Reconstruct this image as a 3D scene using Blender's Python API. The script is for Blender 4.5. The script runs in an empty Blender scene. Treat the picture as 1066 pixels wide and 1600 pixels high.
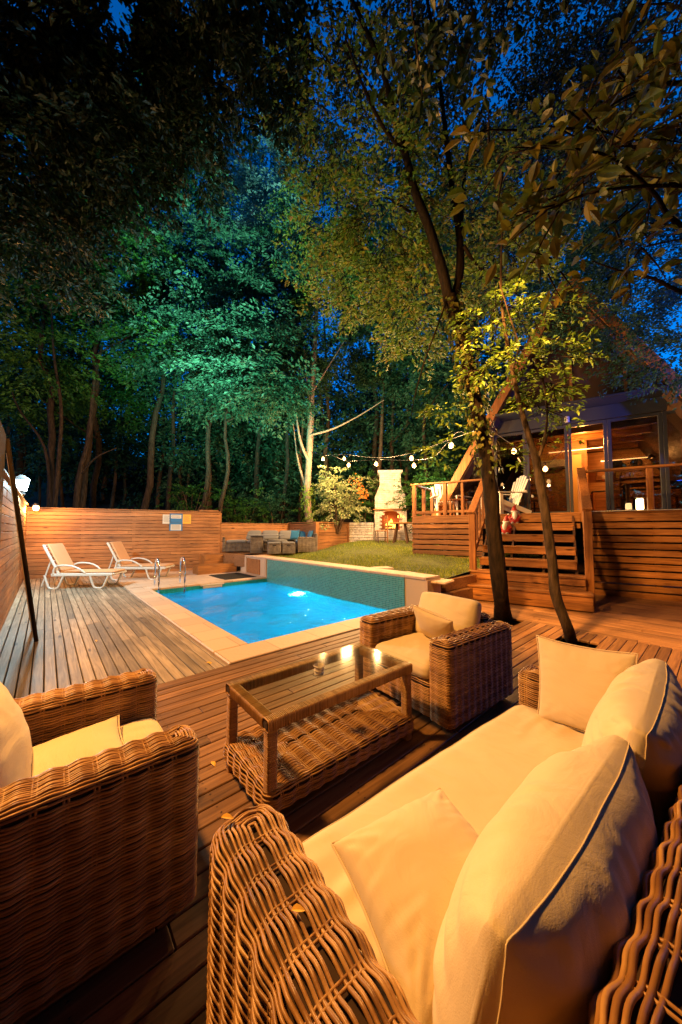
import bpy, math, random
import numpy as np
from mathutils import Vector, Matrix, noise
R = math.radians
random.seed(7); rng = np.random.default_rng(7)
S = bpy.context.scene
# ------------------------------------------------------------------ camera
cd = bpy.data.cameras.new('camera'); cam = bpy.data.objects.new('camera', cd)
S.collection.objects.link(cam); S.camera = cam
cd.sensor_fit = 'VERTICAL'; cd.sensor_height = 36; cd.lens = 524/1600*36
cd.clip_start = 0.03; cd.clip_end = 2000
PITCH = math.atan(28/524)
cam.location = (0, 0, 1.4); cam.rotation_euler = (R(90)+PITCH, 0, 0)
# ------------------------------------------------------------------ exposure, world
S.view_settings.view_transform = 'Standard'; S.view_settings.look = 'None'
S.view_settings.exposure = 0.0; S.view_settings.gamma = 1
S.cycles.max_bounces = 6; S.cycles.diffuse_bounces = 3; S.cycles.glossy_bounces = 3
S.cycles.transmission_bounces = 5; S.cycles.transparent_max_bounces = 8
S.cycles.sample_clamp_indirect = 4; S.cycles.caustics_reflective = False; S.cycles.caustics_refractive = False
S.cycles.use_denoising = True
W = bpy.data.worlds.new('World'); S.world = W; W.use_nodes = True
wn = W.node_tree.nodes; wl = W.node_tree.links
sky = wn.new('ShaderNodeTexSky'); sky.sky_type = 'NISHITA'; sky.sun_disc = False
sky.sun_elevation = R(5); sky.sun_rotation = R(200); sky.ozone_density = 3.0; sky.dust_density = 0.2
mx = wn.new('ShaderNodeMix'); mx.data_type = 'RGBA'; mx.blend_type = 'MULTIPLY'; mx.inputs[0].default_value = 1
mx.inputs[7].default_value = (0.015, 1.25, 2.7, 1)
wl.new(sky.outputs[0], mx.inputs[6]); wl.new(mx.outputs[2], wn['Background'].inputs[0])
wn['Background'].inputs[1].default_value = 0.15
# ------------------------------------------------------------------ lamps that light the whole place
def lamp(name, loc, col, power, radius=.05, kind='POINT', rot=None, spot=None, blend=.5):
    l = bpy.data.lights.new(name, kind); l.color = col; l.energy = power
    l.shadow_soft_size = radius
    if kind == 'SPOT': l.spot_size = R(spot); l.spot_blend = blend
    o = bpy.data.objects.new(name, l); S.collection.objects.link(o); o.location = loc
    if rot is not None: o.rotation_euler = rot
    return o
def aim(o, target):
    d = Vector(target)-o.location; o.rotation_euler = d.to_track_quat('-Z', 'Y').to_euler()
WARM = (1, .45, .10)
key = lamp('yard_lamp_light', (-2.9, 2.2, 4.6), WARM, 1950, .22, 'SPOT', spot=172, blend=.35); aim(key, (-.9, 3.4, 0))
stair_l = lamp('stair_lamp_light', (.6, 3.0, 5.2), WARM, 3900, .10, 'SPOT', spot=66, blend=.7); aim(stair_l, (5.4, 5.9, .0))
lantern_l = lamp('lantern_light', (-6.32, 6.85, 2.42), (.55, .92, 1), 420, .10)
crown_fill_l = lamp('added_crown_light', (-4.3, 7.2, 2.4), (.22, .95, .66), 5600, .12, 'SPOT', spot=108, blend=.8); aim(crown_fill_l, (-2.6, 15, 11.5))  # added fill for the forest crowns, with no fixture of its own
tree_l = lamp('added_tree_light', (-1.2, 3.6, 2.6), (1, .62, .2), 900, .1, 'SPOT', spot=62, blend=.8); aim(tree_l, (.9, 6.0, 6.2))  # added fill that brightens the thick tree's leaves from below
high_l = lamp('added_crown_light', (-4.2, 7.4, 2.4), (.42, 1, .85), 13000, .12, 'SPOT', spot=46, blend=.8); aim(high_l, (-5.4, 16.2, 17))  # second added fill, for the high crowns the first barely reaches
left_l = lamp('street_lamp_light', (-8.9, 8.3, 5.2), (1, .45, .12), 420, .12)
blue_l = lamp('blue_lamp_light', (8.6, 4.6, 3.4), (.02, .10, 1), 1000, .08, 'SPOT', spot=110, blend=.5); aim(blue_l, (7.2, 7.4, 6.2))

# ------------------------------------------------------------------ object helpers
def link(o): S.collection.objects.link(o); return o
def tag(o, label, cat, group=None):
    o['label'] = label; o['category'] = cat
    if group: o['group'] = group
    return o
def thing(name, label, cat, loc=(0, 0, 0), rz=0, group=None):
    o = link(bpy.data.objects.new(name, None)); o.location = loc; o.rotation_euler = (0, 0, rz)
    o.empty_display_size = .1
    return tag(o, label, cat, group)
def copy_tree(o, parent=None):
    c = link(o.copy()); c.parent = parent
    for ch in list(o.children): copy_tree(ch, c)
    return c
def dup(o, label, loc, rz=None, group=None):
    c = copy_tree(o); c.location = loc
    if rz is not None: c.rotation_euler[2] = rz
    c['label'] = label
    if group: c['group'] = group
    return c
class MB:
    def __init__(s): s.V = []; s.L = []; s.T = []; s.M = []; s.n = 0
    def add(s, v, f, mat=0):
        v = np.asarray(v, float).reshape(-1, 3)
        if isinstance(f, np.ndarray):
            s.L.append((f+s.n).ravel()); s.T.append(np.full(len(f), f.shape[1])); s.M.append(np.full(len(f), mat))
        else:
            for q in f:
                s.L.append(np.array(q)+s.n); s.T.append(np.array([len(q)])); s.M.append(np.array([mat]))
        s.V.append(v); s.n += len(v); return s
    def box(s, c, size, rz=0, rot=None, mat=0, bev=0.0):
        x, y, z = [a/2 for a in size]
        if bev > 0:
            b = min(bev, x*.9, y*.9, z*.9); v = []
            for sx in (-1, 1):
                for sy in (-1, 1):
                    for sz in (-1, 1):
                        v += [(sx*x, sy*(y-b), sz*(z-b)), (sx*(x-b), sy*y, sz*(z-b)), (sx*(x-b), sy*(y-b), sz*z)]
            f = BEVF
        else:
            v = [(sx*x, sy*y, sz*z) for sx in (-1, 1) for sy in (-1, 1) for sz in (-1, 1)]
            f = np.array([(0, 1, 3, 2), (4, 6, 7, 5), (0, 4, 5, 1), (2, 3, 7, 6), (0, 2, 6, 4), (1, 5, 7, 3)])
        v = np.array(v)
        M = rot if rot is not None else (Matrix.Rotation(rz, 3, 'Z') if rz else None)
        if M is not None: v = v @ np.array(M.to_3x3()).T
        return s.add(v+np.array(c), f, mat)
    def bar(s, a, b, w, h, mat=0, bev=0.004, up=(0, 0, 1)):
        a = Vector(a); b = Vector(b); d = b-a; L = d.length; x = d.normalized(); u = Vector(up)
        y = u.cross(x)
        if y.length < 1e-3: y = Vector((0, 1, 0)).cross(x)
        y.normalize(); z = x.cross(y)
        return s.box((a+b)/2, (L, w, h), rot=Matrix((x, y, z)).transposed(), mat=mat, bev=bev)
    def tube(s, pts, r, k=8, mat=0, cap=True, closed=False):
        P = np.array([tuple(p) for p in pts], float); n = len(P)
        r = np.broadcast_to(np.asarray(r, float), (n,))
        if closed: T = np.roll(P, -1, 0)-np.roll(P, 1, 0)
        else: T = np.gradient(P, axis=0)
        T /= np.linalg.norm(T, axis=1)[:, None]+1e-12
        ref = np.array([0, 0, 1.]) if abs(T[:, 2]).mean() < .8 else np.array([1., 0, 0])
        N = np.cross(T, ref); N /= np.linalg.norm(N, axis=1)[:, None]+1e-12; B = np.cross(T, N)
        a = np.linspace(0, 2*np.pi, k, endpoint=False)
        v = P[:, None]+r[:, None, None]*(np.cos(a)[None, :, None]*N[:, None]+np.sin(a)[None, :, None]*B[:, None])
        s.add(v, gridf(n, k, closed), mat)
        if cap and not closed:
            s.add(np.vstack([v[0], v[-1]]), [tuple(range(k)), tuple(range(2*k-1, k-1, -1))], mat)
        return s
    def lathe(s, prof, c=(0, 0, 0), k=20, mat=0):
        a = np.linspace(0, 2*np.pi, k, endpoint=False); p = np.array(prof, float)
        v = np.stack([p[:, 0, None]*np.cos(a), p[:, 0, None]*np.sin(a), np.repeat(p[:, 1, None], k, 1)], -1)+np.array(c)
        s.add(v, gridf(len(p), k), mat)
        return s
    def prism(s, poly, y0, y1, mat=0, axis='y'):
        n = len(poly)
        if axis == 'y': v = [(p[0], y0, p[1]) for p in poly]+[(p[0], y1, p[1]) for p in poly]
        elif axis == 'z': v = [(p[0], p[1], y0) for p in poly]+[(p[0], p[1], y1) for p in poly]
        else: v = [(y0, p[0], p[1]) for p in poly]+[(y1, p[0], p[1]) for p in poly]
        f = [tuple(range(n)), tuple(range(2*n-1, n-1, -1))]+[(i, i+n, (i+1) % n+n, (i+1) % n) for i in range(n)]
        return s.add(v, f, mat)
    def build(s, name, mats, parent=None, smooth=False, loc=None, rot=None):
        me = bpy.data.meshes.new(name)
        V = np.concatenate(s.V).astype(np.float32); Lp = np.concatenate(s.L).astype(np.int32)
        T = np.concatenate(s.T).astype(np.int32); M = np.concatenate(s.M).astype(np.int32)
        me.vertices.add(len(V)); me.vertices.foreach_set('co', V.ravel())
        me.loops.add(len(Lp)); me.loops.foreach_set('vertex_index', Lp)
        me.polygons.add(len(T)); st = np.zeros(len(T), np.int32); st[1:] = np.cumsum(T)[:-1]
        me.polygons.foreach_set('loop_start', st)
        me.polygons.foreach_set('material_index', M)
        me.polygons.foreach_set('use_smooth', np.full(len(T), smooth))
        me.update(calc_edges=True); me.validate()
        for m in (mats if isinstance(mats, (list, tuple)) else [mats]): me.materials.append(m)
        o = link(bpy.data.objects.new(name, me))
        if parent: o.parent = parent
        if loc is not None: o.location = loc
        if rot is not None: o.rotation_euler = rot
        return o
def fixn(o):
    import bmesh
    bm = bmesh.new(); bm.from_mesh(o.data); bmesh.ops.remove_doubles(bm, verts=bm.verts, dist=1e-5)
    bmesh.ops.recalc_face_normals(bm, faces=bm.faces); bm.to_mesh(o.data); bm.free(); return o
def gridf(n, k, closed=False):
    m = n if closed else n-1
    i = np.arange(m)[:, None]; j = np.arange(k)[None, :]
    i2 = (i+1) % n; j2 = (j+1) % k
    return np.stack([i*k+j, i*k+j2, i2*k+j2, i2*k+j], -1).reshape(-1, 4)
def _bevf():
    # hull faces of a bevelled box, found once
    x = 1; b = .3; v = []
    for sx in (-1, 1):
        for sy in (-1, 1):
            for sz in (-1, 1):
                v += [(sx*x, sy*(x-b), sz*(x-b)), (sx*(x-b), sy*x, sz*(x-b)), (sx*(x-b), sy*(x-b), sz*x)]
    v = np.array(v); f = []
    dirs = [(i, j, k) for i in (-1, 0, 1) for j in (-1, 0, 1) for k in (-1, 0, 1) if (i, j, k) != (0, 0, 0)]
    for d in dirs:
        d = np.array(d, float); p = v@d; idx = np.where(p > p.max()-1e-6)[0]
        c = v[idx].mean(0); n = d/np.linalg.norm(d)
        a = np.cross(n, [0.3, .5, .77]); a /= np.linalg.norm(a); bb = np.cross(n, a)
        ang = np.arctan2((v[idx]-c)@bb, (v[idx]-c)@a); f.append(tuple(int(q) for q in idx[np.argsort(ang)]))
    return f
BEVF = _bevf()
def at(px, py, z=None, d=None):
    """point of the place seen at photo pixel px,py: at height z, or at depth d"""
    dx = (px-533)/524; dz = -(py-800)/524
    y = math.cos(PITCH)-math.sin(PITCH)*dz; zz = math.sin(PITCH)+math.cos(PITCH)*dz
    t = (z-1.4)/zz if z is not None else d/y
    return Vector((dx*t, y*t, 1.4+zz*t))
GA = math.atan2(.6605, .7508)                   # the pool deck's frame: local x = along the coffee table
def G(X, Y, z=0): return Vector((.7508*X-.6605*Y, .6605*X+.7508*Y, z))

# ------------------------------------------------------------------ materials
def mat(name):
    m = bpy.data.materials.new(name); m.use_nodes = True
    return m, m.node_tree.nodes, m.node_tree.links, m.node_tree.nodes['Principled BSDF']
def simple(name, col, rough=.6, metal=0, bump=0, bscale=40, var=.0, spec=.5):
    m, n, l, p = mat(name); p.inputs['Base Color'].default_value = (*col, 1)
    p.inputs['Roughness'].default_value = rough; p.inputs['Metallic'].default_value = metal
    p.inputs['Specular IOR Level'].default_value = spec
    tc = n.new('ShaderNodeTexCoord')
    t = n.new('ShaderNodeTexNoise'); t.inputs['Scale'].default_value = bscale; t.inputs['Detail'].default_value = 5
    l.new(tc.outputs['Object'], t.inputs['Vector'])
    if bump:
        b = n.new('ShaderNodeBump'); b.inputs['Strength'].default_value = bump; b.inputs['Distance'].default_value = .01
        l.new(t.outputs['Fac'], b.inputs['Height']); l.new(b.outputs[0], p.inputs['Normal'])
    if var:
        r = n.new('ShaderNodeValToRGB'); e = r.color_ramp.elements
        e[0].position = .3; e[1].position = .7
        e[0].color = (*[c*(1-var) for c in col], 1); e[1].color = (*[min(1, c*(1+var)) for c in col], 1)
        t2 = n.new('ShaderNodeTexNoise'); t2.inputs['Scale'].default_value = bscale*.15; t2.inputs['Detail'].default_value = 6
        l.new(tc.outputs['Object'], t2.inputs['Vector']); l.new(t2.outputs['Fac'], r.inputs[0]); l.new(r.outputs[0], p.inputs['Base Color'])
    return m
def emit(name, col, s):
    m, n, l, p = mat(name); p.inputs['Base Color'].default_value = (*col, 1)
    p.inputs['Emission Color'].default_value = (*col, 1); p.inputs['Emission Strength'].default_value = s
    return m
def wood(name, c1, c2, axis='x', rough=.55, knots=True, isl=.35, fine=1.0, spec=.4):
    m, n, l, p = mat(name)
    tc = n.new('ShaderNodeTexCoord'); mp = n.new('ShaderNodeMapping'); l.new(tc.outputs['Object'], mp.inputs[0])
    sc = {'x': (1.2, 22, 22), 'y': (22, 1.2, 22), 'z': (22, 22, 1.2)}[axis]
    mp.inputs['Scale'].default_value = [a*fine for a in sc]
    geo = n.new('ShaderNodeNewGeometry')
    ml = n.new('ShaderNodeMath'); ml.operation = 'MULTIPLY'; ml.inputs[1].default_value = 37
    l.new(geo.outputs['Random Per Island'], ml.inputs[0])
    cb = n.new('ShaderNodeCombineXYZ'); [l.new(ml.outputs[0], cb.inputs[i]) for i in range(3)]
    va = n.new('ShaderNodeVectorMath'); l.new(mp.outputs[0], va.inputs[0]); l.new(cb.outputs[0], va.inputs[1])
    t = n.new('ShaderNodeTexNoise'); t.inputs['Scale'].default_value = 1.4; t.inputs['Detail'].default_value = 7; t.inputs['Distortion'].default_value = 1.1
    l.new(va.outputs[0], t.inputs['Vector'])
    r = n.new('ShaderNodeValToRGB'); e = r.color_ramp.elements; e[0].position = .33; e[1].position = .68
    e[0].color = (*c1, 1); e[1].color = (*c2, 1); l.new(t.outputs['Fac'], r.inputs[0])
    hs = n.new('ShaderNodeHueSaturation'); l.new(r.outputs[0], hs.inputs['Color'])
    mr = n.new('ShaderNodeMapRange'); mr.inputs[3].default_value = 1-isl; mr.inputs[4].default_value = 1+isl
    l.new(geo.outputs['Random Per Island'], mr.inputs[0])
    # worn, weathered patches
    t2 = n.new('ShaderNodeTexNoise'); t2.inputs['Scale'].default_value = 1.3; t2.inputs['Detail'].default_value = 6
    l.new(tc.outputs['Object'], t2.inputs['Vector'])
    mr2 = n.new('ShaderNodeMapRange'); mr2.inputs[1].default_value = .3; mr2.inputs[2].default_value = .7; mr2.inputs[3].default_value = .72; mr2.inputs[4].default_value = 1.2
    l.new(t2.outputs['Fac'], mr2.inputs[0])
    mm = n.new('ShaderNodeMath'); mm.operation = 'MULTIPLY'; l.new(mr.outputs[0], mm.inputs[0]); l.new(mr2.outputs[0], mm.inputs[1])
    l.new(mm.outputs[0], hs.inputs['Value'])
    col = hs.outputs[0]
    if knots:
        mp2 = n.new('ShaderNodeMapping'); k = {'x': (1.6, 7, 7), 'y': (7, 1.6, 7), 'z': (7, 7, 1.6)}[axis]
        mp2.inputs['Scale'].default_value = k; l.new(tc.outputs['Object'], mp2.inputs[0])
        vo = n.new('ShaderNodeTexVoronoi'); vo.inputs['Scale'].default_value = 1; l.new(mp2.outputs[0], vo.inputs['Vector'])
        mr3 = n.new('ShaderNodeMapRange'); mr3.inputs[1].default_value = .06; mr3.inputs[2].default_value = .16; l.new(vo.outputs['Distance'], mr3.inputs[0])
        mix = n.new('ShaderNodeMix'); mix.data_type = 'RGBA'; mix.inputs[6].default_value = (c1[0]*.3, c1[1]*.25, c1[2]*.25, 1)
        l.new(mr3.outputs[0], mix.inputs[0]); l.new(col, mix.inputs[7]); col = mix.outputs[2]
    l.new(col, p.inputs['Base Color'])
    b = n.new('ShaderNodeBump'); b.inputs['Strength'].default_value = .35; b.inputs['Distance'].default_value = .004
    l.new(t.outputs['Fac'], b.inputs['Height']); l.new(b.outputs[0], p.inputs['Normal'])
    mr4 = n.new('ShaderNodeMapRange'); mr4.inputs[3].default_value = rough-.12; mr4.inputs[4].default_value = rough+.15
    l.new(t2.outputs['Fac'], mr4.inputs[0]); l.new(mr4.outputs[0], p.inputs['Roughness'])
    p.inputs['Specular IOR Level'].default_value = spec
    return m
def leafmat(name, cols, trans=.35, rough=.5):
    m = bpy.data.materials.new(name); m.use_nodes = True; n = m.node_tree.nodes; l = m.node_tree.links
    p = n['Principled BSDF']; geo = n.new('ShaderNodeNewGeometry')
    r = n.new('ShaderNodeValToRGB'); e = r.color_ramp.elements
    e[0].color = (*cols[0], 1); e[1].color = (*cols[-1], 1)
    for i, c in enumerate(cols[1:-1]): q = e.new((i+1)/(len(cols)-1)); q.color = (*c, 1)
    l.new(geo.outputs['Random Per Island'], r.inputs[0]); l.new(r.outputs[0], p.inputs['Base Color'])
    p.inputs['Roughness'].default_value = rough; p.inputs['Specular IOR Level'].default_value = .35
    tr = n.new('ShaderNodeBsdfTranslucent'); l.new(r.outputs[0], tr.inputs[0])
    ms = n.new('ShaderNodeMixShader'); ms.inputs[0].default_value = trans
    l.new(p.outputs[0], ms.inputs[1]); l.new(tr.outputs[0], ms.inputs[2]); l.new(ms.outputs[0], n['Material Output'].inputs[0])
    return m
def brickmat(name, c1, c2, mortar, scale, bw=.5, rh=.25, ms=.02, rough=.8, bump=.8, vec='Object', rot=None):
    m, n, l, p = mat(name); tc = n.new('ShaderNodeTexCoord'); mp = n.new('ShaderNodeMapping')
    l.new(tc.outputs[vec], mp.inputs[0])
    if rot: mp.inputs['Rotation'].default_value = rot
    b = n.new('ShaderNodeTexBrick'); b.inputs['Color1'].default_value = (*c1, 1); b.inputs['Color2'].default_value = (*c2, 1); b.inputs['Mortar'].default_value = (*mortar, 1)
    b.inputs['Scale'].default_value = scale; b.inputs['Mortar Size'].default_value = ms
    b.inputs['Brick Width'].default_value = bw; b.inputs['Row Height'].default_value = rh; b.inputs['Mortar Smooth'].default_value = .4
    l.new(mp.outputs[0], b.inputs['Vector']); l.new(b.outputs['Color'], p.inputs['Base Color'])
    t = n.new('ShaderNodeTexNoise'); t.inputs['Scale'].default_value = 30; l.new(tc.outputs[vec], t.inputs['Vector'])
    mm = n.new('ShaderNodeMath'); mm.operation = 'MULTIPLY_ADD'; mm.inputs[1].default_value = -1; l.new(b.outputs['Fac'], mm.inputs[0]); l.new(t.outputs['Fac'], mm.inputs[2])
    bu = n.new('ShaderNodeBump'); bu.inputs['Strength'].default_value = bump; bu.inputs['Distance'].default_value = .02
    l.new(mm.outputs[0], bu.inputs['Height']); l.new(bu.outputs[0], p.inputs['Normal'])
    p.inputs['Roughness'].default_value = rough
    return m
M = {}
M['deck'] = wood('deck_wood_near', (.12, .058, .026), (.25, .13, .058), 'x', .5, knots=True)
M['deckg'] = wood('deck_wood_grey', (.17, .13, .095), (.34, .27, .20), 'y', .6)
M['decky'] = wood('deck_wood_strip', (.18, .085, .035), (.33, .17, .075), 'y', .5)
M['fence'] = wood('fence_wood', (.24, .10, .038), (.44, .205, .078), 'x', .6, isl=.22)
M['fencey'] = wood('post_wood', (.24, .10, .036), (.42, .19, .07), 'z', .6, isl=.15, knots=False)
M['red'] = wood('cabin_wood', (.21, .08, .022), (.42, .185, .052), 'x', .5, isl=.2)
M['redz'] = wood('cabin_post_wood', (.22, .08, .022), (.42, .18, .05), 'z', .5, isl=.1, knots=False)
M['pine'] = wood('pine_panel', (.42, .19, .06), (.62, .32, .11), 'x', .5, isl=.15)
M['darkwood'] = wood('dark_wood', (.06, .03, .016), (.12, .06, .03), 'x', .5, knots=False)
M['white'] = simple('white_plastic', (.58, .58, .56), .35)
M['paint'] = simple('white_paint', (.7, .68, .64), .5, bump=.1)
M['steel'] = simple('chrome_steel', (.8, .8, .82), .15, 1)
M['iron'] = simple('dark_metal', (.03, .03, .035), .45, .6)
M['grey_metal'] = simple('grey_frame', (.035, .042, .055), .45, .2, bump=.05)
M['black'] = simple('black_rubber', (.02, .02, .022), .8, bump=.4, bscale=200)
def fabric(name, col, wr=.25):
    m, n, l, p = mat(name)
    tc = n.new('ShaderNodeTexCoord')
    t = n.new('ShaderNodeTexNoise'); t.inputs['Scale'].default_value = 7; t.inputs['Detail'].default_value = 4; t.inputs['Distortion'].default_value = 1.2
    mp = n.new('ShaderNodeMapping'); mp.inputs['Scale'].default_value = (1, .45, 1); l.new(tc.outputs['Object'], mp.inputs[0]); l.new(mp.outputs[0], t.inputs['Vector'])
    t2 = n.new('ShaderNodeTexNoise'); t2.inputs['Scale'].default_value = 420; l.new(tc.outputs['Object'], t2.inputs['Vector'])
    b = n.new('ShaderNodeBump'); b.inputs['Strength'].default_value = wr; b.inputs['Distance'].default_value = .03; l.new(t.outputs['Fac'], b.inputs['Height'])
    b2 = n.new('ShaderNodeBump'); b2.inputs['Strength'].default_value = .25; b2.inputs['Distance'].default_value = .002
    l.new(t2.outputs['Fac'], b2.inputs['Height']); l.new(b.outputs[0], b2.inputs['Normal']); l.new(b2.outputs[0], p.inputs['Normal'])
    r = n.new('ShaderNodeValToRGB'); e = r.color_ramp.elements; e[0].position = .3; e[1].position = .75
    e[0].color = (*[c*.90 for c in col], 1); e[1].color = (*col, 1)
    t3 = n.new('ShaderNodeTexNoise'); t3.inputs['Scale'].default_value = 3; t3.inputs['Detail'].default_value = 8; l.new(tc.outputs['Object'], t3.inputs['Vector'])
    l.new(t3.outputs['Fac'], r.inputs[0]); l.new(r.outputs[0], p.inputs['Base Color'])
    p.inputs['Roughness'].default_value = .9; p.inputs['Specular IOR Level'].default_value = .15
    p.inputs['Sheen Weight'].default_value = .15
    return m
M['cream'] = fabric('cream_fabric', (.74, .62, .43))
M['seam'] = simple('cream_seam', (.70, .58, .40), .9)
M['greyfab'] = fabric('grey_fabric', (.19, .20, .22))
M['bluefab'] = fabric('blue_fabric', (.03, .16, .36))
M['tan'] = fabric('tan_fabric', (.60, .34, .18), .1)
def wickmat(name, c1, c2, c3):
    m, n, l, p = mat(name); geo = n.new('ShaderNodeNewGeometry'); tc = n.new('ShaderNodeTexCoord')
    r = n.new('ShaderNodeValToRGB'); e = r.color_ramp.elements; e[0].color = (*c1, 1); e[1].color = (*c3, 1); q = e.new(.5); q.color = (*c2, 1)
    t = n.new('ShaderNodeTexNoise'); t.inputs['Scale'].default_value = 9; t.inputs['Detail'].default_value = 6; l.new(tc.outputs['Object'], t.inputs['Vector'])
    mm = n.new('ShaderNodeMath'); mm.operation = 'MULTIPLY_ADD'; mm.inputs[1].default_value = .45; l.new(geo.outputs['Random Per Island'], mm.inputs[0])
    m2 = n.new('ShaderNodeMath'); m2.operation = 'MULTIPLY_ADD'; m2.inputs[1].default_value = 1.6; m2.inputs[2].default_value = -.55; l.new(t.outputs['Fac'], m2.inputs[0])
    l.new(m2.outputs[0], mm.inputs[2]); l.new(mm.outputs[0], r.inputs[0]); l.new(r.outputs[0], p.inputs['Base Color'])
    p.inputs['Roughness'].default_value = .42; p.inputs['Specular IOR Level'].default_value = .45
    t4 = n.new('ShaderNodeTexNoise'); t4.inputs['Scale'].default_value = 120; l.new(tc.outputs['Object'], t4.inputs['Vector'])
    b = n.new('ShaderNodeBump'); b.inputs['Strength'].default_value = .25; b.inputs['Distance'].default_value = .002; l.new(t4.outputs['Fac'], b.inputs['Height']); l.new(b.outputs[0], p.inputs['Normal'])
    return m
M['wick'] = wickmat('wicker_cane', (.15, .065, .02), (.36, .185, .065), (.60, .37, .15))
M['wickg'] = wickmat('wicker_grey', (.10, .085, .07), (.18, .15, .125), (.28, .24, .2))
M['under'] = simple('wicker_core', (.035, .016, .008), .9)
M['cane'] = wickmat('cane_wrap', (.20, .095, .035), (.34, .18, .07), (.45, .26, .11))

def clearglass(name, tint, f0, gain, rough=.02):
    m = bpy.data.materials.new(name); m.use_nodes = True; n = m.node_tree.nodes; l = m.node_tree.links
    g = n.new('ShaderNodeBsdfGlossy'); g.inputs['Roughness'].default_value = rough; t = n.new('ShaderNodeBsdfTransparent'); t.inputs[0].default_value = (*tint, 1)
    w = n.new('ShaderNodeLayerWeight'); p = n.new('ShaderNodeMath'); p.operation = 'POWER'; p.inputs[1].default_value = 4; l.new(w.outputs['Facing'], p.inputs[0])
    a = n.new('ShaderNodeMath'); a.operation = 'MULTIPLY_ADD'; a.inputs[1].default_value = gain; a.inputs[2].default_value = f0; l.new(p.outputs[0], a.inputs[0])
    s = n.new('ShaderNodeMixShader'); l.new(a.outputs[0], s.inputs[0]); l.new(t.outputs[0], s.inputs[1]); l.new(g.outputs[0], s.inputs[2]); l.new(s.outputs[0], n['Material Output'].inputs[0]); return m
# ------------------------------------------------------------------ wicker weaving
def rrect(a, b, c, step):
    """rounded rectangle outline: points, outward normals, coordinate used for the weave's phase"""
    c = max(min(c, a-.001, b-.001), .003); P = []; N = []; Q = []
    def line(p0, p1, n, ax):
        L = math.dist(p0, p1); k = max(1, int(L/step))
        for i in range(k):
            t = i/k; p = (p0[0]+(p1[0]-p0[0])*t, p0[1]+(p1[1]-p0[1])*t); P.append(p); N.append(n); Q.append(p[ax])
    def arc(cx, cy, a0, q):
        for i in range(5):
            t = a0+math.pi/2*i/5; P.append((cx+c*math.cos(t), cy+c*math.sin(t))); N.append((math.cos(t), math.sin(t))); Q.append(q)
    line((-a+c, -b), (a-c, -b), (0, -1), 0); arc(a-c, -b+c, -math.pi/2, a-c)
    line((a, -b+c), (a, b-c), (1, 0), 1); arc(a-c, b-c, 0, b-c)
    line((a-c, b), (-a+c, b), (0, 1), 0); arc(-a+c, b-c, math.pi/2, -a+c)
    line((-a, b-c), (-a, -b+c), (-1, 0), 1); arc(-a+c, -b+c, math.pi, -b+c)
    return np.array(P), np.array(N), np.array(Q)
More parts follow.
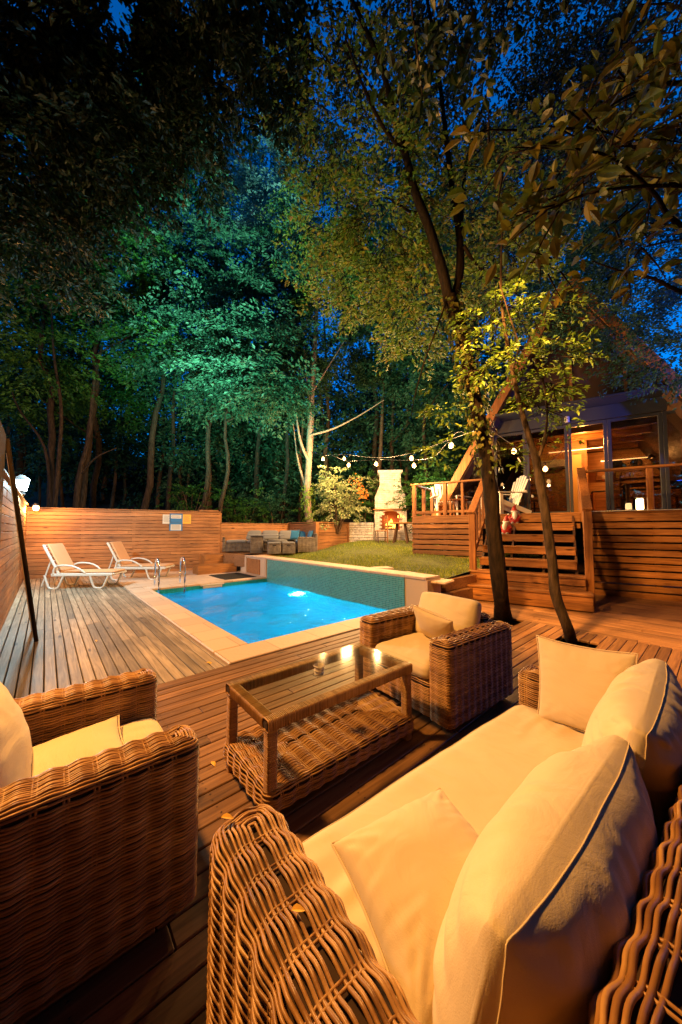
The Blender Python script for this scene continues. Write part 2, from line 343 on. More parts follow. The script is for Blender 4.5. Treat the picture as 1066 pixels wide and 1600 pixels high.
def weave(mb, L, W_, z0, z1, r=.035, rc=.03, P=.075, pitch=.011, rad=.0052, amp=.006, T=None, k=5, stakes=True, sstep=None, flat=1.0, alt=.25, top=True):
    """woven block: loops of cane around a rounded box and across its top, over pairs of stakes"""
    rows = []; z = z0+pitch/2
    while z < z1-r: rows.append((0, z, 0)); z += pitch
    nf = max(2, int(r*math.pi/2/pitch))
    for i in range(1, nf+1):
        a = math.pi/2*i/nf; rows.append((r*(1-math.cos(a)), z1-r+r*math.sin(a), a))
    if top:
        d = r+pitch
        while d < W_/2-.004: rows.append((d, z1, math.pi/2)); d += pitch
    off = np.array(T.translation) if T is not None else np.zeros(3)
    Rm = np.array(T.to_3x3()) if T is not None else np.eye(3)
    step = sstep or P/6
    for ri, (d, z, ph) in enumerate(rows):
        p, nn, q = rrect(L/2-d, W_/2-d, rc-d*.6, step)
        n = len(p)
        n3 = np.column_stack([nn*math.cos(ph), np.full(n, math.sin(ph))])
        s0 = rng.uniform(0, 6.28); s1 = rng.uniform(0, 6.28); rj = rad*rng.uniform(.85, 1.18)
        ph0 = 2*np.pi*q/P
        wv = amp*np.cos(ph0)+amp*alt*(1 if ri % 2 else -1)*np.cos(ph0/2+.4)+rng.normal(0, amp*.05, n)
        jz = pitch*.055*np.sin(2.1*q*9+s0)+pitch*.05*np.sin(q*41+s1)
        P3 = np.column_stack([p, np.full(n, z)])+n3*wv[:, None]
        along = np.column_stack([-nn*math.sin(ph), np.full(n, math.cos(ph))])
        P3 += along*jz[:, None]
        Tn = np.roll(P3, -1, 0)-np.roll(P3, 1, 0); Tn /= np.linalg.norm(Tn, axis=1)[:, None]+1e-9
        B = np.cross(Tn, n3); B /= np.linalg.norm(B, axis=1)[:, None]+1e-9
        a = np.linspace(0, 2*np.pi, k, endpoint=False)
        v = P3[:, None]+rj*(flat*np.cos(a)[None, :, None]*n3[:, None]+np.sin(a)[None, :, None]*B[:, None])
        mb.add(v.reshape(-1, 3)@Rm.T+off, gridf(n, k, True), 0)
    if stakes:
        ns = int(L/P)
        for i in range(-ns, ns+1):
            x = (i+.5)*P
            if abs(x) > L/2-rc: continue
            for dx in (-.006, .006):
                for s in (-1, 1):
                    e_ = .003; pts = [(x+dx, s*(W_/2-e_), z0), (x+dx, s*(W_/2-e_), z1-r), (x+dx, s*(W_/2-r*.3-e_), z1-r*.3-e_), (x+dx, s*(W_/2-r), z1-e_), (x+dx, 0, z1-e_)]
                    mb.tube(np.array(pts)@Rm.T+off, .0035, 4, 0, cap=False)
    g = .012
    p, nn, q = rrect(L/2-g, W_/2-g, rc, .2)
    n = len(p); p2, _, _ = rrect(L/2-g, W_/2-g, rc, .2)
    sc = np.array([(L/2-g-r)/(L/2-g), (W_/2-g-min(r, W_/2-g-.004))/(W_/2-g)])
    lay = [np.column_stack([p, np.full(n, z0)]), np.column_stack([p, np.full(n, z1-r)]), np.column_stack([p*(1-(1-sc)*.3), np.full(n, z1-r*.3-g*.6)]), np.column_stack([p*sc, np.full(n, z1-g)])]
    V = np.concatenate(lay)@Rm.T+off
    mb.add(V, gridf(4, n), 1)
    mb.add(np.concatenate([lay[0], lay[3]])@Rm.T+off, [tuple(range(n-1, -1, -1)), tuple(range(n, 2*n))], 1)
    return mb
def TR(x, y, z=0, rz=0, rx=0, ry=0):
    return Matrix.Translation((x, y, z)) @ Matrix.Rotation(rz, 4, 'Z') @ Matrix.Rotation(ry, 4, 'Y') @ Matrix.Rotation(rx, 4, 'X')
def wrap_bar(mb, a, b, w, h, rc=.012, pitch=.009, k=4):
    """a square bar bound round and round with cane, from a to b"""
    a = Vector(a); b = Vector(b); z = (b-a).normalized(); up = Vector((0, 0, 1)) if abs(z.z) < .9 else Vector((1, 0, 0))
    x = up.cross(z).normalized(); y = z.cross(x)
    T = Matrix((x, y, z)).transposed().to_4x4(); T.translation = a
    weave(mb, w, h, 0, (b-a).length, r=.004, rc=rc, P=10, pitch=pitch, rad=pitch*.62, amp=0, T=T, k=k, stakes=False, sstep=.05, flat=.45, top=False)

# ------------------------------------------------------------------ cushions
def box_cushion(w, d, h, puff=.03, rr=None, n=22, seed=0, wr=.006, pe=.7):
    """upholstered box cushion: returns vertices, faces, and the two seam lines"""
    rr = rr or h*.42
    g = np.linspace(-1, 1, n); V = []; F = []; idx = {}
    def vid(p):
        key_ = tuple(np.round(p, 5))
        if key_ not in idx: idx[key_] = len(V); V.append(p)
        return idx[key_]
    for ax in range(3):
        for s in (-1, 1):
            m = n if ax != 2 else n
            for i in range(n-1):
                for j in range(n-1):
                    q = []
                    for (a, b) in ((i, j), (i+1, j), (i+1, j+1), (i, j+1)):
                        p = [0, 0, 0]; p[ax] = s; p[(ax+1) % 3] = g[a]; p[(ax+2) % 3] = g[b]; q.append(vid(np.array(p, float)))
                    if s < 0: q.reverse()
                    F.append(q)
    V = np.array(V); hs = np.array([w/2, d/2, h/2]); c0 = V*hs
    core = np.clip(c0, -(hs-rr), hs-rr); dv = c0-core; ln = np.linalg.norm(dv, axis=1)[:, None]
    mxd = np.abs(dv).max(1)[:, None]
    out = core+np.where(ln > 1e-6, dv/np.maximum(ln, 1e-6)*np.minimum(mxd, rr), 0)
    u = out[:, 0]/(w/2); v = out[:, 1]/(d/2); top = np.clip(out[:, 2]/(h/2), -1, 1)
    out[:, 2] += top*puff*np.clip(1-u**2, 0, 1)**pe*np.clip(1-v**2, 0, 1)**pe
    out[:, 0] *= 1+.035*(1-v**2)*(1-top**2)*1.0; out[:, 1] *= 1+.035*(1-u**2)*(1-top**2)
    # pulled corners and soft folds running out of them
    for i in range(len(out)):
        p = out[i]; e = max(abs(u[i]), abs(v[i])); cr = abs(u[i]*v[i])
        f = noise.noise(Vector((p[0]*5+seed, p[1]*5, p[2]*5)))*.9
        ang = math.atan2(abs(p[1])-d/2*.9, abs(p[0])-w/2*.9)
        f2 = math.sin(ang*6+seed)*cr**1.5*min(1, math.hypot(abs(p[0])-w/2*.9, abs(p[1])-d/2*.9)/(.25*min(w, d)))*.2
        f3 = noise.noise(Vector((p[0]*(22 if abs(v[i]) > abs(u[i]) else 4)+seed, p[1]*(4 if abs(v[i]) > abs(u[i]) else 22), seed)))*max(0, e-.30)**1.1*2.6
        out[i, 2] += wr*(f*.55+f2+f3*min(1, max(0, 1-e)*7))*top[i]*abs(top[i])
        out[i, 0] += wr*.5*f; out[i, 1] += wr*.5*f
    seams = []
    for sg in (-1, 1):
        loop = [(g[i], -1, sg) for i in range(n-1)]+[(1, g[i], sg) for i in range(n-1)]+[(g[i], 1, sg) for i in range(n-1, 0, -1)]+[(-1, g[i], sg) for i in range(n-1, 0, -1)]
        s2 = out[[idx[tuple(np.round(np.array(q, float), 5))] for q in loop]]
        for _ in range(2): s2 = (s2*2+np.roll(s2, 1, 0)+np.roll(s2, -1, 0))/4
        seams.append(s2*1.003)
    return out, F, seams
def cushion(name, w, d, h, material, parent=None, loc=(0, 0, 0), rot=(0, 0, 0), puff=.03, seed=0, wr=.006, rr=None, piping=True, n=22, pe=.7):
    v, f, seams = box_cushion(w, d, h, puff, rr, n, seed, wr, pe)
    mb = MB().add(v, np.array(f)); o = mb.build(name, material, parent, True, loc, rot)
    sub = o.modifiers.new('s', 'SUBSURF'); sub.levels = 1; sub.render_levels = 1
    if piping:
        pm = MB()
        for s2 in (seams[1:] if pe < .7 else seams): pm.tube(s2, .0017, 6, closed=True)
        pm.build('piping', material, o, True)
    return o
def pillow(name, w, d, h, material, loc, rot, seed=0, parent=None, n=30, wr=.006):
    g = np.linspace(-1, 1, n); X, Y = np.meshgrid(g, g, indexing='ij')
    Xs = X*(w/2)*(1-.075*(1-Y**2)); Ys = Y*(d/2)*(1-.075*(1-X**2))
    t = (np.clip(1-np.abs(X)**2.4, 0, 1)*np.clip(1-np.abs(Y)**2.4, 0, 1))**.55*h/2
    F = gridq(n, n); mb = MB(); vs = []
    for s in (1, -1):
        Z = s*t; V = np.stack([Xs, Ys, Z], -1).reshape(-1, 3)
        for i in range(len(V)):
            x, y = X.ravel()[i], Y.ravel()[i]; e = max(abs(x), abs(y))
            a = math.atan2(abs(y)-1.02, abs(x)-1.02)
            f = noise.noise(Vector((V[i][0]*7+seed, V[i][1]*7, s)))*.8+math.sin(a*16+seed)*abs(x*y)**1.6*.9+noise.noise(Vector((x*9*(1 if abs(y) > abs(x) else .2)+seed, y*9*(.2 if abs(y) > abs(x) else 1), s)))*e**2*1.0
            V[i][2] += s*wr*f*(1-e**8)
        vs.append(V)
    V = np.vstack(vs); mb.add(V, np.vstack([F, F[:, ::-1]+n*n]))
    o = mb.build(name, material, parent, True, loc, rot)
    o = fixn(o); sm = o.modifiers.new('s', 'SUBSURF'); sm.levels = 1; sm.render_levels = 1
    ed = [(i, 0) for i in range(n)]+[(n-1, j) for j in range(1, n)]+[(i, n-1) for i in range(n-2, -1, -1)]+[(0, j) for j in range(n-2, 0, -1)]
    e = np.array([(Xs[i, j], Ys[i, j], 0) for i, j in ed])
    MB().tube(e, .003, 5, closed=True).build('piping', M['seam'] if material is M['cream'] else material, o, True)
    return o
def gridq(n, m):
    i = np.arange(n-1)[:, None]; j = np.arange(m-1)[None, :]
    return np.stack([i*m+j, (i+1)*m+j, (i+1)*m+j+1, i*m+j+1], -1).reshape(-1, 4)

# ------------------------------------------------------------------ foliage
def leaf_mesh(mb, pos, nrm, dirn, size, asp=.5, fold=.18, fine=False, matn=0, sharp=.0):
    N = len(pos); nrm = nrm/(np.linalg.norm(nrm, axis=1)[:, None]+1e-9)
    d = dirn-nrm*(dirn*nrm).sum(1)[:, None]; d /= np.linalg.norm(d, axis=1)[:, None]+1e-9
    s = np.cross(nrm, d); size = np.broadcast_to(size, (N,))[:, None]
    if not fine:
        v = np.stack([pos, pos+size*(.45*d+asp/2*s+fold*.3*nrm), pos+size*d-.12*size*nrm, pos+size*(.45*d-asp/2*s+fold*.3*nrm)], 1)
        f = np.arange(N)[:, None]*4+np.array([[0, 1, 2, 3]])
        mb.add(v.reshape(-1, 3), f, matn)
    else:
        prof = [(0, 0), (.18, .30), (.42, .5), (.68, .40), (.88, .16), (1.0, 0.0)]
        rows = []
        for (t, wd) in prof:
            c = pos+size*(t*d-(t**2)*.22*nrm); e = asp*wd*size
            rows += [c+s*e+nrm*e*fold*2, c, c-s*e+nrm*e*fold*2]
        v = np.stack(rows, 1); k = len(prof)
        fb = []
        for i in range(k-1):
            for j in range(2): fb.append((i*3+j, i*3+j+1, i*3+3+j+1, i*3+3+j))
        f = (np.arange(N)[:, None, None]*(k*3)+np.array(fb)[None]).reshape(-1, 4)
        mb.add(v.reshape(-1, 3), f, matn)
def sprays(mb, c, r, ncl, per, size, spray=.7, seed=0, droop=.25, hollow=.35, asp=.5, fine=False, thick=.06, twig=None, keep=None):
    """leaves on flat drooping sprays spread through an ellipsoid"""
    g = np.random.default_rng(seed); c = np.array(c, float); r = np.array(r, float)
    d = g.normal(size=(ncl, 3)); d /= np.linalg.norm(d, axis=1)[:, None]
    rad = g.uniform(hollow, 1, ncl)**.6
    # an uneven outline: some directions reach further
    lump = 1+.28*np.sin(d[:, 0]*5+seed)+.22*np.sin(d[:, 2]*7+seed*2)+.18*np.sin(d[:, 1]*6+seed*3)
    P = c+d*r*(rad*lump)[:, None]
    hd = d.copy(); hd[:, 2] *= .3; hd += g.normal(0, .35, (ncl, 3))*np.array([1, 1, .2]); hd /= np.linalg.norm(hd, axis=1)[:, None]
    hd[:, 2] -= droop*g.uniform(.3, 1.6, ncl); hd /= np.linalg.norm(hd, axis=1)[:, None]
    up = np.tile(np.array([0, 0, 1.]), (ncl, 1))+g.normal(0, .22, (ncl, 3))
    sd = np.cross(up, hd); sd /= np.linalg.norm(sd, axis=1)[:, None]; up = np.cross(hd, sd)
    n = ncl*per; ci = np.repeat(np.arange(ncl), per)
    s = g.uniform(0, 1, n); wv = np.sin(np.pi*np.clip(s*.85+.12, 0, 1))*.38
    t = g.uniform(-1, 1, n)*wv
    sl = spray*g.uniform(.6, 1.3, ncl)[ci]
    pos = P[ci]+hd[ci]*(s*sl)[:, None]+sd[ci]*(t*sl)[:, None]+up[ci]*(g.normal(0, thick, n)*sl-(s**2)*.12*sl)[:, None]
    nr = up[ci]+g.normal(0, .33, (n, 3)); dr = hd[ci]*.6+sd[ci]*np.sign(t)[:, None]*.8+g.normal(0, .3, (n, 3)); dr[:, 2] -= .15
    sz = size*g.uniform(.65, 1.25, n)
    if keep is not None: q = keep(pos); pos, nr, dr, sz = pos[q], nr[q], dr[q], sz[q]
    leaf_mesh(mb, pos, nr, dr, sz, asp, fine=fine)
    if twig is not None:
        for i in range(min(ncl, 400)):
            a = P[i]-hd[i]*.25*spray; twig.tube([a, P[i]+hd[i]*spray*.4, P[i]+hd[i]*spray*.9-up[i]*.1*spray], [.008, .005, .002], 4, cap=False)
    return P
def limb_path(a, b, n=8, wob=.08, seed=0):
    a = np.array(a, float); b = np.array(b, float); g = np.random.default_rng(seed); L = np.linalg.norm(b-a)
    t = np.linspace(0, 1, n)[:, None]; w = np.cumsum(g.normal(0, wob*L/n, (n, 3)), 0); w -= t*w[-1]
    return a+(b-a)*t+w*np.sin(np.pi*t)
def smooth_path(pts, n=6):
    P = np.array([tuple(p) for p in pts], float); out = []
    Q = np.vstack([2*P[0]-P[1], P, 2*P[-1]-P[-2]])
    for i in range(1, len(Q)-2):
        for k in range(n):
            t = k/n; out.append(.5*((2*Q[i])+(-Q[i-1]+Q[i+1])*t+(2*Q[i-1]-5*Q[i]+4*Q[i+1]-Q[i+2])*t*t+(-Q[i-1]+3*Q[i]-3*Q[i+1]+Q[i+2])*t**3))
    out.append(P[-1]); return np.array(out)
def rough_tube(mb, pts, r, k=12, amp=.12, seed=0, mat=0):
    """trunk: a tapering tube whose skin is fluted and knotty"""
    P = np.array([tuple(p) for p in pts], float); n = len(P); r = np.broadcast_to(np.asarray(r, float), (n,))
    T = np.gradient(P, axis=0); T /= np.linalg.norm(T, axis=1)[:, None]
    ref = np.array([1., 0, 0]) if abs(T[:, 0]).mean() < .8 else np.array([0, 0, 1.]); N = np.cross(T, ref); N /= np.linalg.norm(N, axis=1)[:, None]; B = np.cross(T, N)
    a = np.linspace(0, 2*np.pi, k, endpoint=False); g = np.random.default_rng(seed)
    ph = g.uniform(0, 6, 4)
    i = np.arange(n)[:, None]
    rad = 1+amp*(.5*np.sin(3*a[None]+ph[0]+i*.15)+.3*np.sin(5*a[None]+ph[1]-i*.2)+.5*g.normal(0, .5, (n, k))*.6+.35*np.sin(i*.9+ph[2]))
    v = P[:, None]+(r[:, None]*rad)[..., None]*(np.cos(a)[None, :, None]*N[:, None]+np.sin(a)[None, :, None]*B[:, None])
    mb.add(v, gridf(n, k), mat); mb.add(v[-1], [tuple(range(k))], mat)
def bark(name, c1, c2, ivy=None):
    m, n, l, p = mat(name); tc = n.new('ShaderNodeTexCoord'); mp = n.new('ShaderNodeMapping'); mp.inputs['Scale'].default_value = (14, 14, 3)
    l.new(tc.outputs['Object'], mp.inputs[0]); t = n.new('ShaderNodeTexNoise'); t.inputs['Scale'].default_value = 1.5; t.inputs['Detail'].default_value = 8; t.inputs['Roughness'].default_value = .65
    l.new(mp.outputs[0], t.inputs['Vector']); r = n.new('ShaderNodeValToRGB'); e = r.color_ramp.elements; e[0].position = .35; e[1].position = .7
    e[0].color = (*c1, 1); e[1].color = (*c2, 1); l.new(t.outputs['Fac'], r.inputs[0]); l.new(r.outputs[0], p.inputs['Base Color'])
    b = n.new('ShaderNodeBump'); b.inputs['Strength'].default_value = .9; b.inputs['Distance'].default_value = .02; l.new(t.outputs['Fac'], b.inputs['Height']); l.new(b.outputs[0], p.inputs['Normal'])
    p.inputs['Roughness'].default_value = .9; p.inputs['Specular IOR Level'].default_value = .08
    return m
M['bark'] = bark('bark_brown', (.05, .03, .02), (.16, .10, .06))
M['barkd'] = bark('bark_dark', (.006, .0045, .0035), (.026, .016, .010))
M['barkf'] = bark('bark_forest', (.018, .013, .009), (.075, .05, .034))
M['barkp'] = bark('bark_pale', (.14, .10, .075), (.36, .27, .20))
M['lf_teal'] = leafmat('leaf_forest', [(.015, .055, .03), (.03, .10, .05), (.05, .14, .075)])
M['lf_green'] = leafmat('leaf_green', [(.02, .07, .012), (.04, .13, .02), (.07, .19, .03)])
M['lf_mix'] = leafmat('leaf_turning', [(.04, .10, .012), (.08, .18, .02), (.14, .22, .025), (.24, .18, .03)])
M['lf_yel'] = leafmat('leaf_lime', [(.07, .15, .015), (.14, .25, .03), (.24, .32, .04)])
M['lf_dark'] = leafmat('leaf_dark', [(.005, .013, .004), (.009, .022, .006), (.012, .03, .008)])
M['lf_brown'] = leafmat('leaf_brown', [(.03, .06, .008), (.07, .10, .012), (.13, .10, .018), (.05, .09, .012)])
M['lf_pale'] = leafmat('leaf_variegated', [(.25, .30, .12), (.45, .48, .25), (.10, .20, .04), (.5, .52, .33)])
M['lf_silver'] = leafmat('leaf_silver', [(.08, .15, .12), (.18, .28, .24), (.26, .36, .32)])
M['lf_orange'] = leafmat('petal_orange', [(.6, .14, .02), (.75, .25, .03)])
M['grass'] = leafmat('grass_blade', [(.11, .15, .015), (.26, .34, .035), (.45, .44, .07)], .3)
M['ground'] = simple('forest_floor', (.035, .026, .016), .95, bump=.8, bscale=8, var=.4)
M['soil'] = simple('lawn_soil', (.06, .075, .018), .95, bump=.8, bscale=25, var=.35)
# ================================================================== SETTING
def struct(o): o['kind'] = 'structure'; return o
def clip_boards(mb, x0, x1, y0, y1, w, gap, along, z=0, th=.03, seed=0, skip=None):
    """boards side by side inside a rectangle, cut into random lengths"""
    g = random.Random(seed); p = (y0 if along == 'x' else x0); end = (y1 if along == 'x' else x1)
    while p < end-.01:
        q = min(p+w, end); a = (x0 if along == 'x' else y0); lim = (x1 if along == 'x' else y1)
        while a < lim-.01:
            b = min(a+g.uniform(1.6, 3.6), lim)
            if lim-b < .4: b = lim
            lst = [(a, b)]
            for (s0, s1, t0, t1) in (skip or []):
                l2 = []
                for (u0, u1) in lst:
                    if q > t0 and p < t1 and u1 > s0 and u0 < s1:
                        if u0 < s0: l2.append((u0, s0))
                        if u1 > s1: l2.append((s1, u1))
                    else: l2.append((u0, u1))
                lst = l2
            for (u0, u1) in lst:
                if u1-u0 < .01: continue
                c = ((u0+u1)/2, (p+q-gap)/2); sz = (u1-u0-.003, q-p-gap, th)
                dz = g.uniform(-.0015, .0015)
                if along == 'x': mb.box((c[0], c[1], z-th/2+dz), sz, bev=.004)
                else: mb.box((c[1], c[0], z-th/2+dz), (sz[1], sz[0], th), bev=.004)
            a = b
        p = q
rotG = (0, 0, GA)
holes = [(5.41-.21, 5.41+.21, 2.29-.20, 2.29+.20), (5.03-.13, 5.03+.15, 1.29-.13, 1.29+.13)]
mb = MB(); clip_boards(mb, -3.2, 5.62, -2.2, 3.30, .102, .007, 'x', 0, seed=1, skip=holes)
gs = random.Random(5); y = -2.2
while y < 3.2:
    for i in range(15):
        x = -2.9+i*.6
        if any(a-.02 < x < b+.02 and c-.1 < y < d for a, b, c, d in holes): continue
        for dy in (.024, .072): mb.add([(x+gs.uniform(-.006, .006)+.0042*math.cos(k*1.047), y+dy+.0042*math.sin(k*1.047), .0022) for k in range(6)], [tuple(range(6))], 1)
    y += .102
struct(mb.build('deck_near', [M['deck'], M['iron']], rot=rotG))
mb = MB(); mb.box((1.2, 3.37, -.013), (8.8, .132, .03), bev=.004); mb.box((3.6, 3.405, -.1), (4.2, .06, .14)); struct(mb.build('deck_edge_board', M['deck'], rot=rotG))
mb = MB(); clip_boards(mb, -.42, 1.47, 3.44, 13.4, .0925, .009, 'y', 0, seed=2); struct(mb.build('deck_poolside', M['deckg'], rot=rotG))
mb = MB(); clip_boards(mb, 5.63, 12.5, -6.5, 3.35, .10, .006, 'y', -.004, seed=3); struct(mb.build('deck_by_stairs', M['decky'], rot=rotG))
# dark sheets whose colour stands for the shade under the boards
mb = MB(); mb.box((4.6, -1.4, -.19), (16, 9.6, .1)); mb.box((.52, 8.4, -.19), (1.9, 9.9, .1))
struct(mb.build('underdeck_shade', M['under'], rot=rotG))
# forest floor: one sheet to the horizon, sunk under the deck and pool
n = 140; ax = np.concatenate([np.linspace(-30, 30, 100), np.sign(np.linspace(-1, 1, 40))*(30+np.abs(np.linspace(-1, 1, 40))**3*370)]); ax = np.unique(np.sort(ax)); n = len(ax)
XX, YY = np.meshgrid(ax, ax, indexing='ij')
gx = .7508*XX+.6605*YY; gy = -.6605*XX+.7508*YY
def sm(t): t = np.clip(t, 0, 1); return t*t*(3-2*t)
far = sm((YY-13.2)/3); left = sm((-.9-gx)/2.0)
H = -2.2+far*(3.15+np.clip((YY-17)*.42, 0, 9.5))
H = np.maximum(H, -2.2+left*2.0+sm((YY-9)/6)*left*.5)
H += np.where(H > -1.5, .12*np.sin(XX*1.3)*np.cos(YY*.9), 0)
H = np.minimum(H, 14)
V = np.stack([XX, YY, H], -1).reshape(-1, 3); struct(MB().add(V, gridq(n, n)).build('ground', M['ground'], smooth=True))

# coping and paving round the pool (travertine)
M['trav'] = brickmat('travertine', (.62, .48, .37), (.52, .39, .30), (.28, .2, .15), 1.0, .6, .43, .006, .55, .25)
M['mosaic'] = brickmat('pool_mosaic', (.01, .10, .13), (.03, .20, .24), (.10, .26, .27), 1.0, .042, .042, .003, .25, .3)
mb = MB()
mb.box((1.695, 6.177, -.03), (.43, 4.606, .10), bev=.012)      # left
mb.box((3.21, 3.655, -.03), (3.46, .43, .10), bev=.012)       # near
mb.box((3.43, 9.155, -.03), (3.04, .43, .10), bev=.012)       # far
mb.box((1.695, 8.71, -.03), (.43, .44, .10), bev=.012)
o = struct(mb.build('pool_coping', M['trav'], rot=rotG))
mb = MB(); mb.box((3.3, 11.3, -.037), (3.62, 3.84, .10)); mb.box((1.695, 9.15, -.037), (.41, .40, .10)); struct(mb.build('paving', M['trav'], rot=rotG))
# basin
pm, pn, pl, pp = mat('pool_tiles'); tc = pn.new('ShaderNodeTexCoord'); b = pn.new('ShaderNodeTexBrick')
b.inputs['Color1'].default_value = (.01, .32, .46, 1); b.inputs['Color2'].default_value = (.015, .38, .54, 1); b.inputs['Mortar'].default_value = (.04, .45, .6, 1)
b.inputs['Scale'].default_value = 1; b.inputs['Brick Width'].default_value = .1; b.inputs['Row Height'].default_value = .1; b.inputs['Mortar Size'].default_value = .006
b.offset = 0; pl.new(tc.outputs['Object'], b.inputs[0]); pl.new(b.outputs[0], pp.inputs['Base Color']); pp.inputs['Roughness'].default_value = .3
x0, x1, y0, y1, zb = 1.91, 4.96, 3.87, 8.94, -1.15
mb = MB()
mb.add([(x0, y0, zb), (x1, y0, zb), (x1, y1, zb), (x0, y1, zb)], [(0, 1, 2, 3)])
for (a, b_) in (((x0, y0), (x1, y0)), ((x1, y0), (x1, y1)), ((x1, y1), (x0, y1)), ((x0, y1), (x0, y0))):
    mb.add([(*a, zb), (*b_, zb), (*b_, -.03), (*a, -.03)], [(0, 3, 2, 1)])
struct(mb.build('pool_basin', pm, rot=rotG))
# water
wm = bpy.data.materials.new('pool_water'); wm.use_nodes = True; n_ = wm.node_tree.nodes; l_ = wm.node_tree.links
gl = n_.new('ShaderNodeBsdfGlossy'); gl.inputs['Roughness'].default_value = .03; tr = n_.new('ShaderNodeBsdfRefraction'); tr.inputs['Roughness'].default_value = .06; tr.inputs['IOR'].default_value = 1.33; tr.inputs[0].default_value = (.6, .92, 1, 1)
fr = n_.new('ShaderNodeFresnel'); fr.inputs[0].default_value = 1.30; ms = n_.new('ShaderNodeMixShader')
tc = n_.new('ShaderNodeTexCoord'); t1 = n_.new('ShaderNodeTexNoise'); t1.inputs['Scale'].default_value = 4.5; t1.inputs['Detail'].default_value = 7; t1.inputs['Roughness'].default_value = .6; t1.inputs['Distortion'].default_value = .8
l_.new(tc.outputs['Object'], t1.inputs['Vector']); bu = n_.new('ShaderNodeBump'); bu.inputs['Strength'].default_value = .8; bu.inputs['Distance'].default_value = .09
l_.new(t1.outputs['Fac'], bu.inputs['Height']); l_.new(bu.outputs[0], gl.inputs['Normal']); l_.new(bu.outputs[0], fr.inputs['Normal'])
l_.new(bu.outputs[0], tr.inputs['Normal']); l_.new(fr.outputs[0], ms.inputs[0]); l_.new(tr.outputs[0], ms.inputs[1]); l_.new(gl.outputs[0], ms.inputs[2]); l_.new(ms.outputs[0], n_['Material Output'].inputs[0])
nx_, ny_ = 40, 66; X, Y = np.meshgrid(np.linspace(x0, x1, nx_), np.linspace(y0, y1, ny_), indexing='ij')
Z = -.13+.006*np.sin(X*5+Y*2)+.005*np.sin(Y*7-X*3)
struct(MB().add(np.stack([X, Y, Z], -1).reshape(-1, 3), gridq(nx_, ny_)).build('pool_water', wm, smooth=True, rot=rotG))
# underwater lamps (white-blue), set in the long wall and the near wall
M['poollamp'] = emit('underwater_lamp_glass', (.6, .95, 1), 30)
for i, (X, Y, nx2, ny2) in enumerate(((4.955, 7.15, -1, 0), (3.5, 3.875, 0, 1))):
    o = thing('underwater_light', ['round underwater pool lamp glowing in the long tiled side wall', 'round underwater pool lamp set in the near end wall below the coping'][i], 'pool light', G(X, Y, -.42), GA+(math.pi if nx2 else math.pi/2), 'underwater pool lamps')
    mb = MB(); q = MB()
    a = np.linspace(0, 2*np.pi, 24, endpoint=False)
    ring = [(.12, 0), (.12, .02), (.09, .028), (.088, .012)]
    mb.add(np.stack([np.repeat([[p[1]] for p in ring], 24, 1), np.outer([p[0] for p in ring], np.cos(a)), np.outer([p[0] for p in ring], np.sin(a))], -1), gridf(4, 24))
    mb.build('rim', M['steel'], o, True)
    q.add(np.stack([np.full(24, .012), .088*np.cos(a), .088*np.sin(a)], -1), [tuple(range(24))]); q.build('lens', M['poollamp'], o)
    lamp('underwater_glow', G(X+nx2*.14, Y+ny2*.14, -.42), (.02, .72, .86), 720 if i == 0 else 720, .07)


# raised pool wall, mosaic on the water side, pale stone cap
w = thing('pool_wall', 'raised pool side wall of small teal mosaic tiles under a pale stone cap', 'wall', (0, 0, 0), GA)
mb = MB(); mb.box((5.16, 7.05, -.33), (.38, 7.3, 1.70)); mb.build('core', simple('plaster', (.55, .45, .35), .8, bump=.3), w)
mm, n2, l2, p2 = mat('mosaic'); tc = n2.new('ShaderNodeTexCoord'); sp = n2.new('ShaderNodeSeparateXYZ'); cb = n2.new('ShaderNodeCombineXYZ'); l2.new(tc.outputs['Object'], sp.inputs[0])
l2.new(sp.outputs['Y'], cb.inputs['X']); l2.new(sp.outputs['Z'], cb.inputs['Y']); b = n2.new('ShaderNodeTexBrick'); b.offset = 0
b.inputs['Color1'].default_value = (.006, .16, .20, 1); b.inputs['Color2'].default_value = (.03, .32, .38, 1); b.inputs['Mortar'].default_value = (.20, .44, .46, 1)
b.inputs['Scale'].default_value = 1; b.inputs['Brick Width'].default_value = .036; b.inputs['Row Height'].default_value = .036; b.inputs['Mortar Size'].default_value = .0035
l2.new(cb.outputs[0], b.inputs[0]); l2.new(b.outputs[0], p2.inputs['Base Color']); p2.inputs['Roughness'].default_value = .2
MB().box((4.958, 6.405, -.07), (.016, 5.05, 1.20)).build('mosaic_facing', mm, w)
mb = MB(); y = 3.40
while y < 10.65:
    y2 = min(y+.61, 10.72); mb.box((5.16, (y+y2)/2, .555), (.44, y2-y-.004, .05), bev=.008); y = y2
mb.build('cap', M['trav'], w)
MB().box((4.955, 8.98+.17, .24), (.05, .34, .58), bev=.006).box((4.955, 10.48, .24), (.05, .4, .58), bev=.006).box((5.16, 3.41, .22), (.42, .06, .62), bev=.006).build('pillar', M['trav'], w)
MB().box((4.958, 9.82, .26), (.035, .86, .46), bev=.004).build('timber_panel', M['fence'], w)

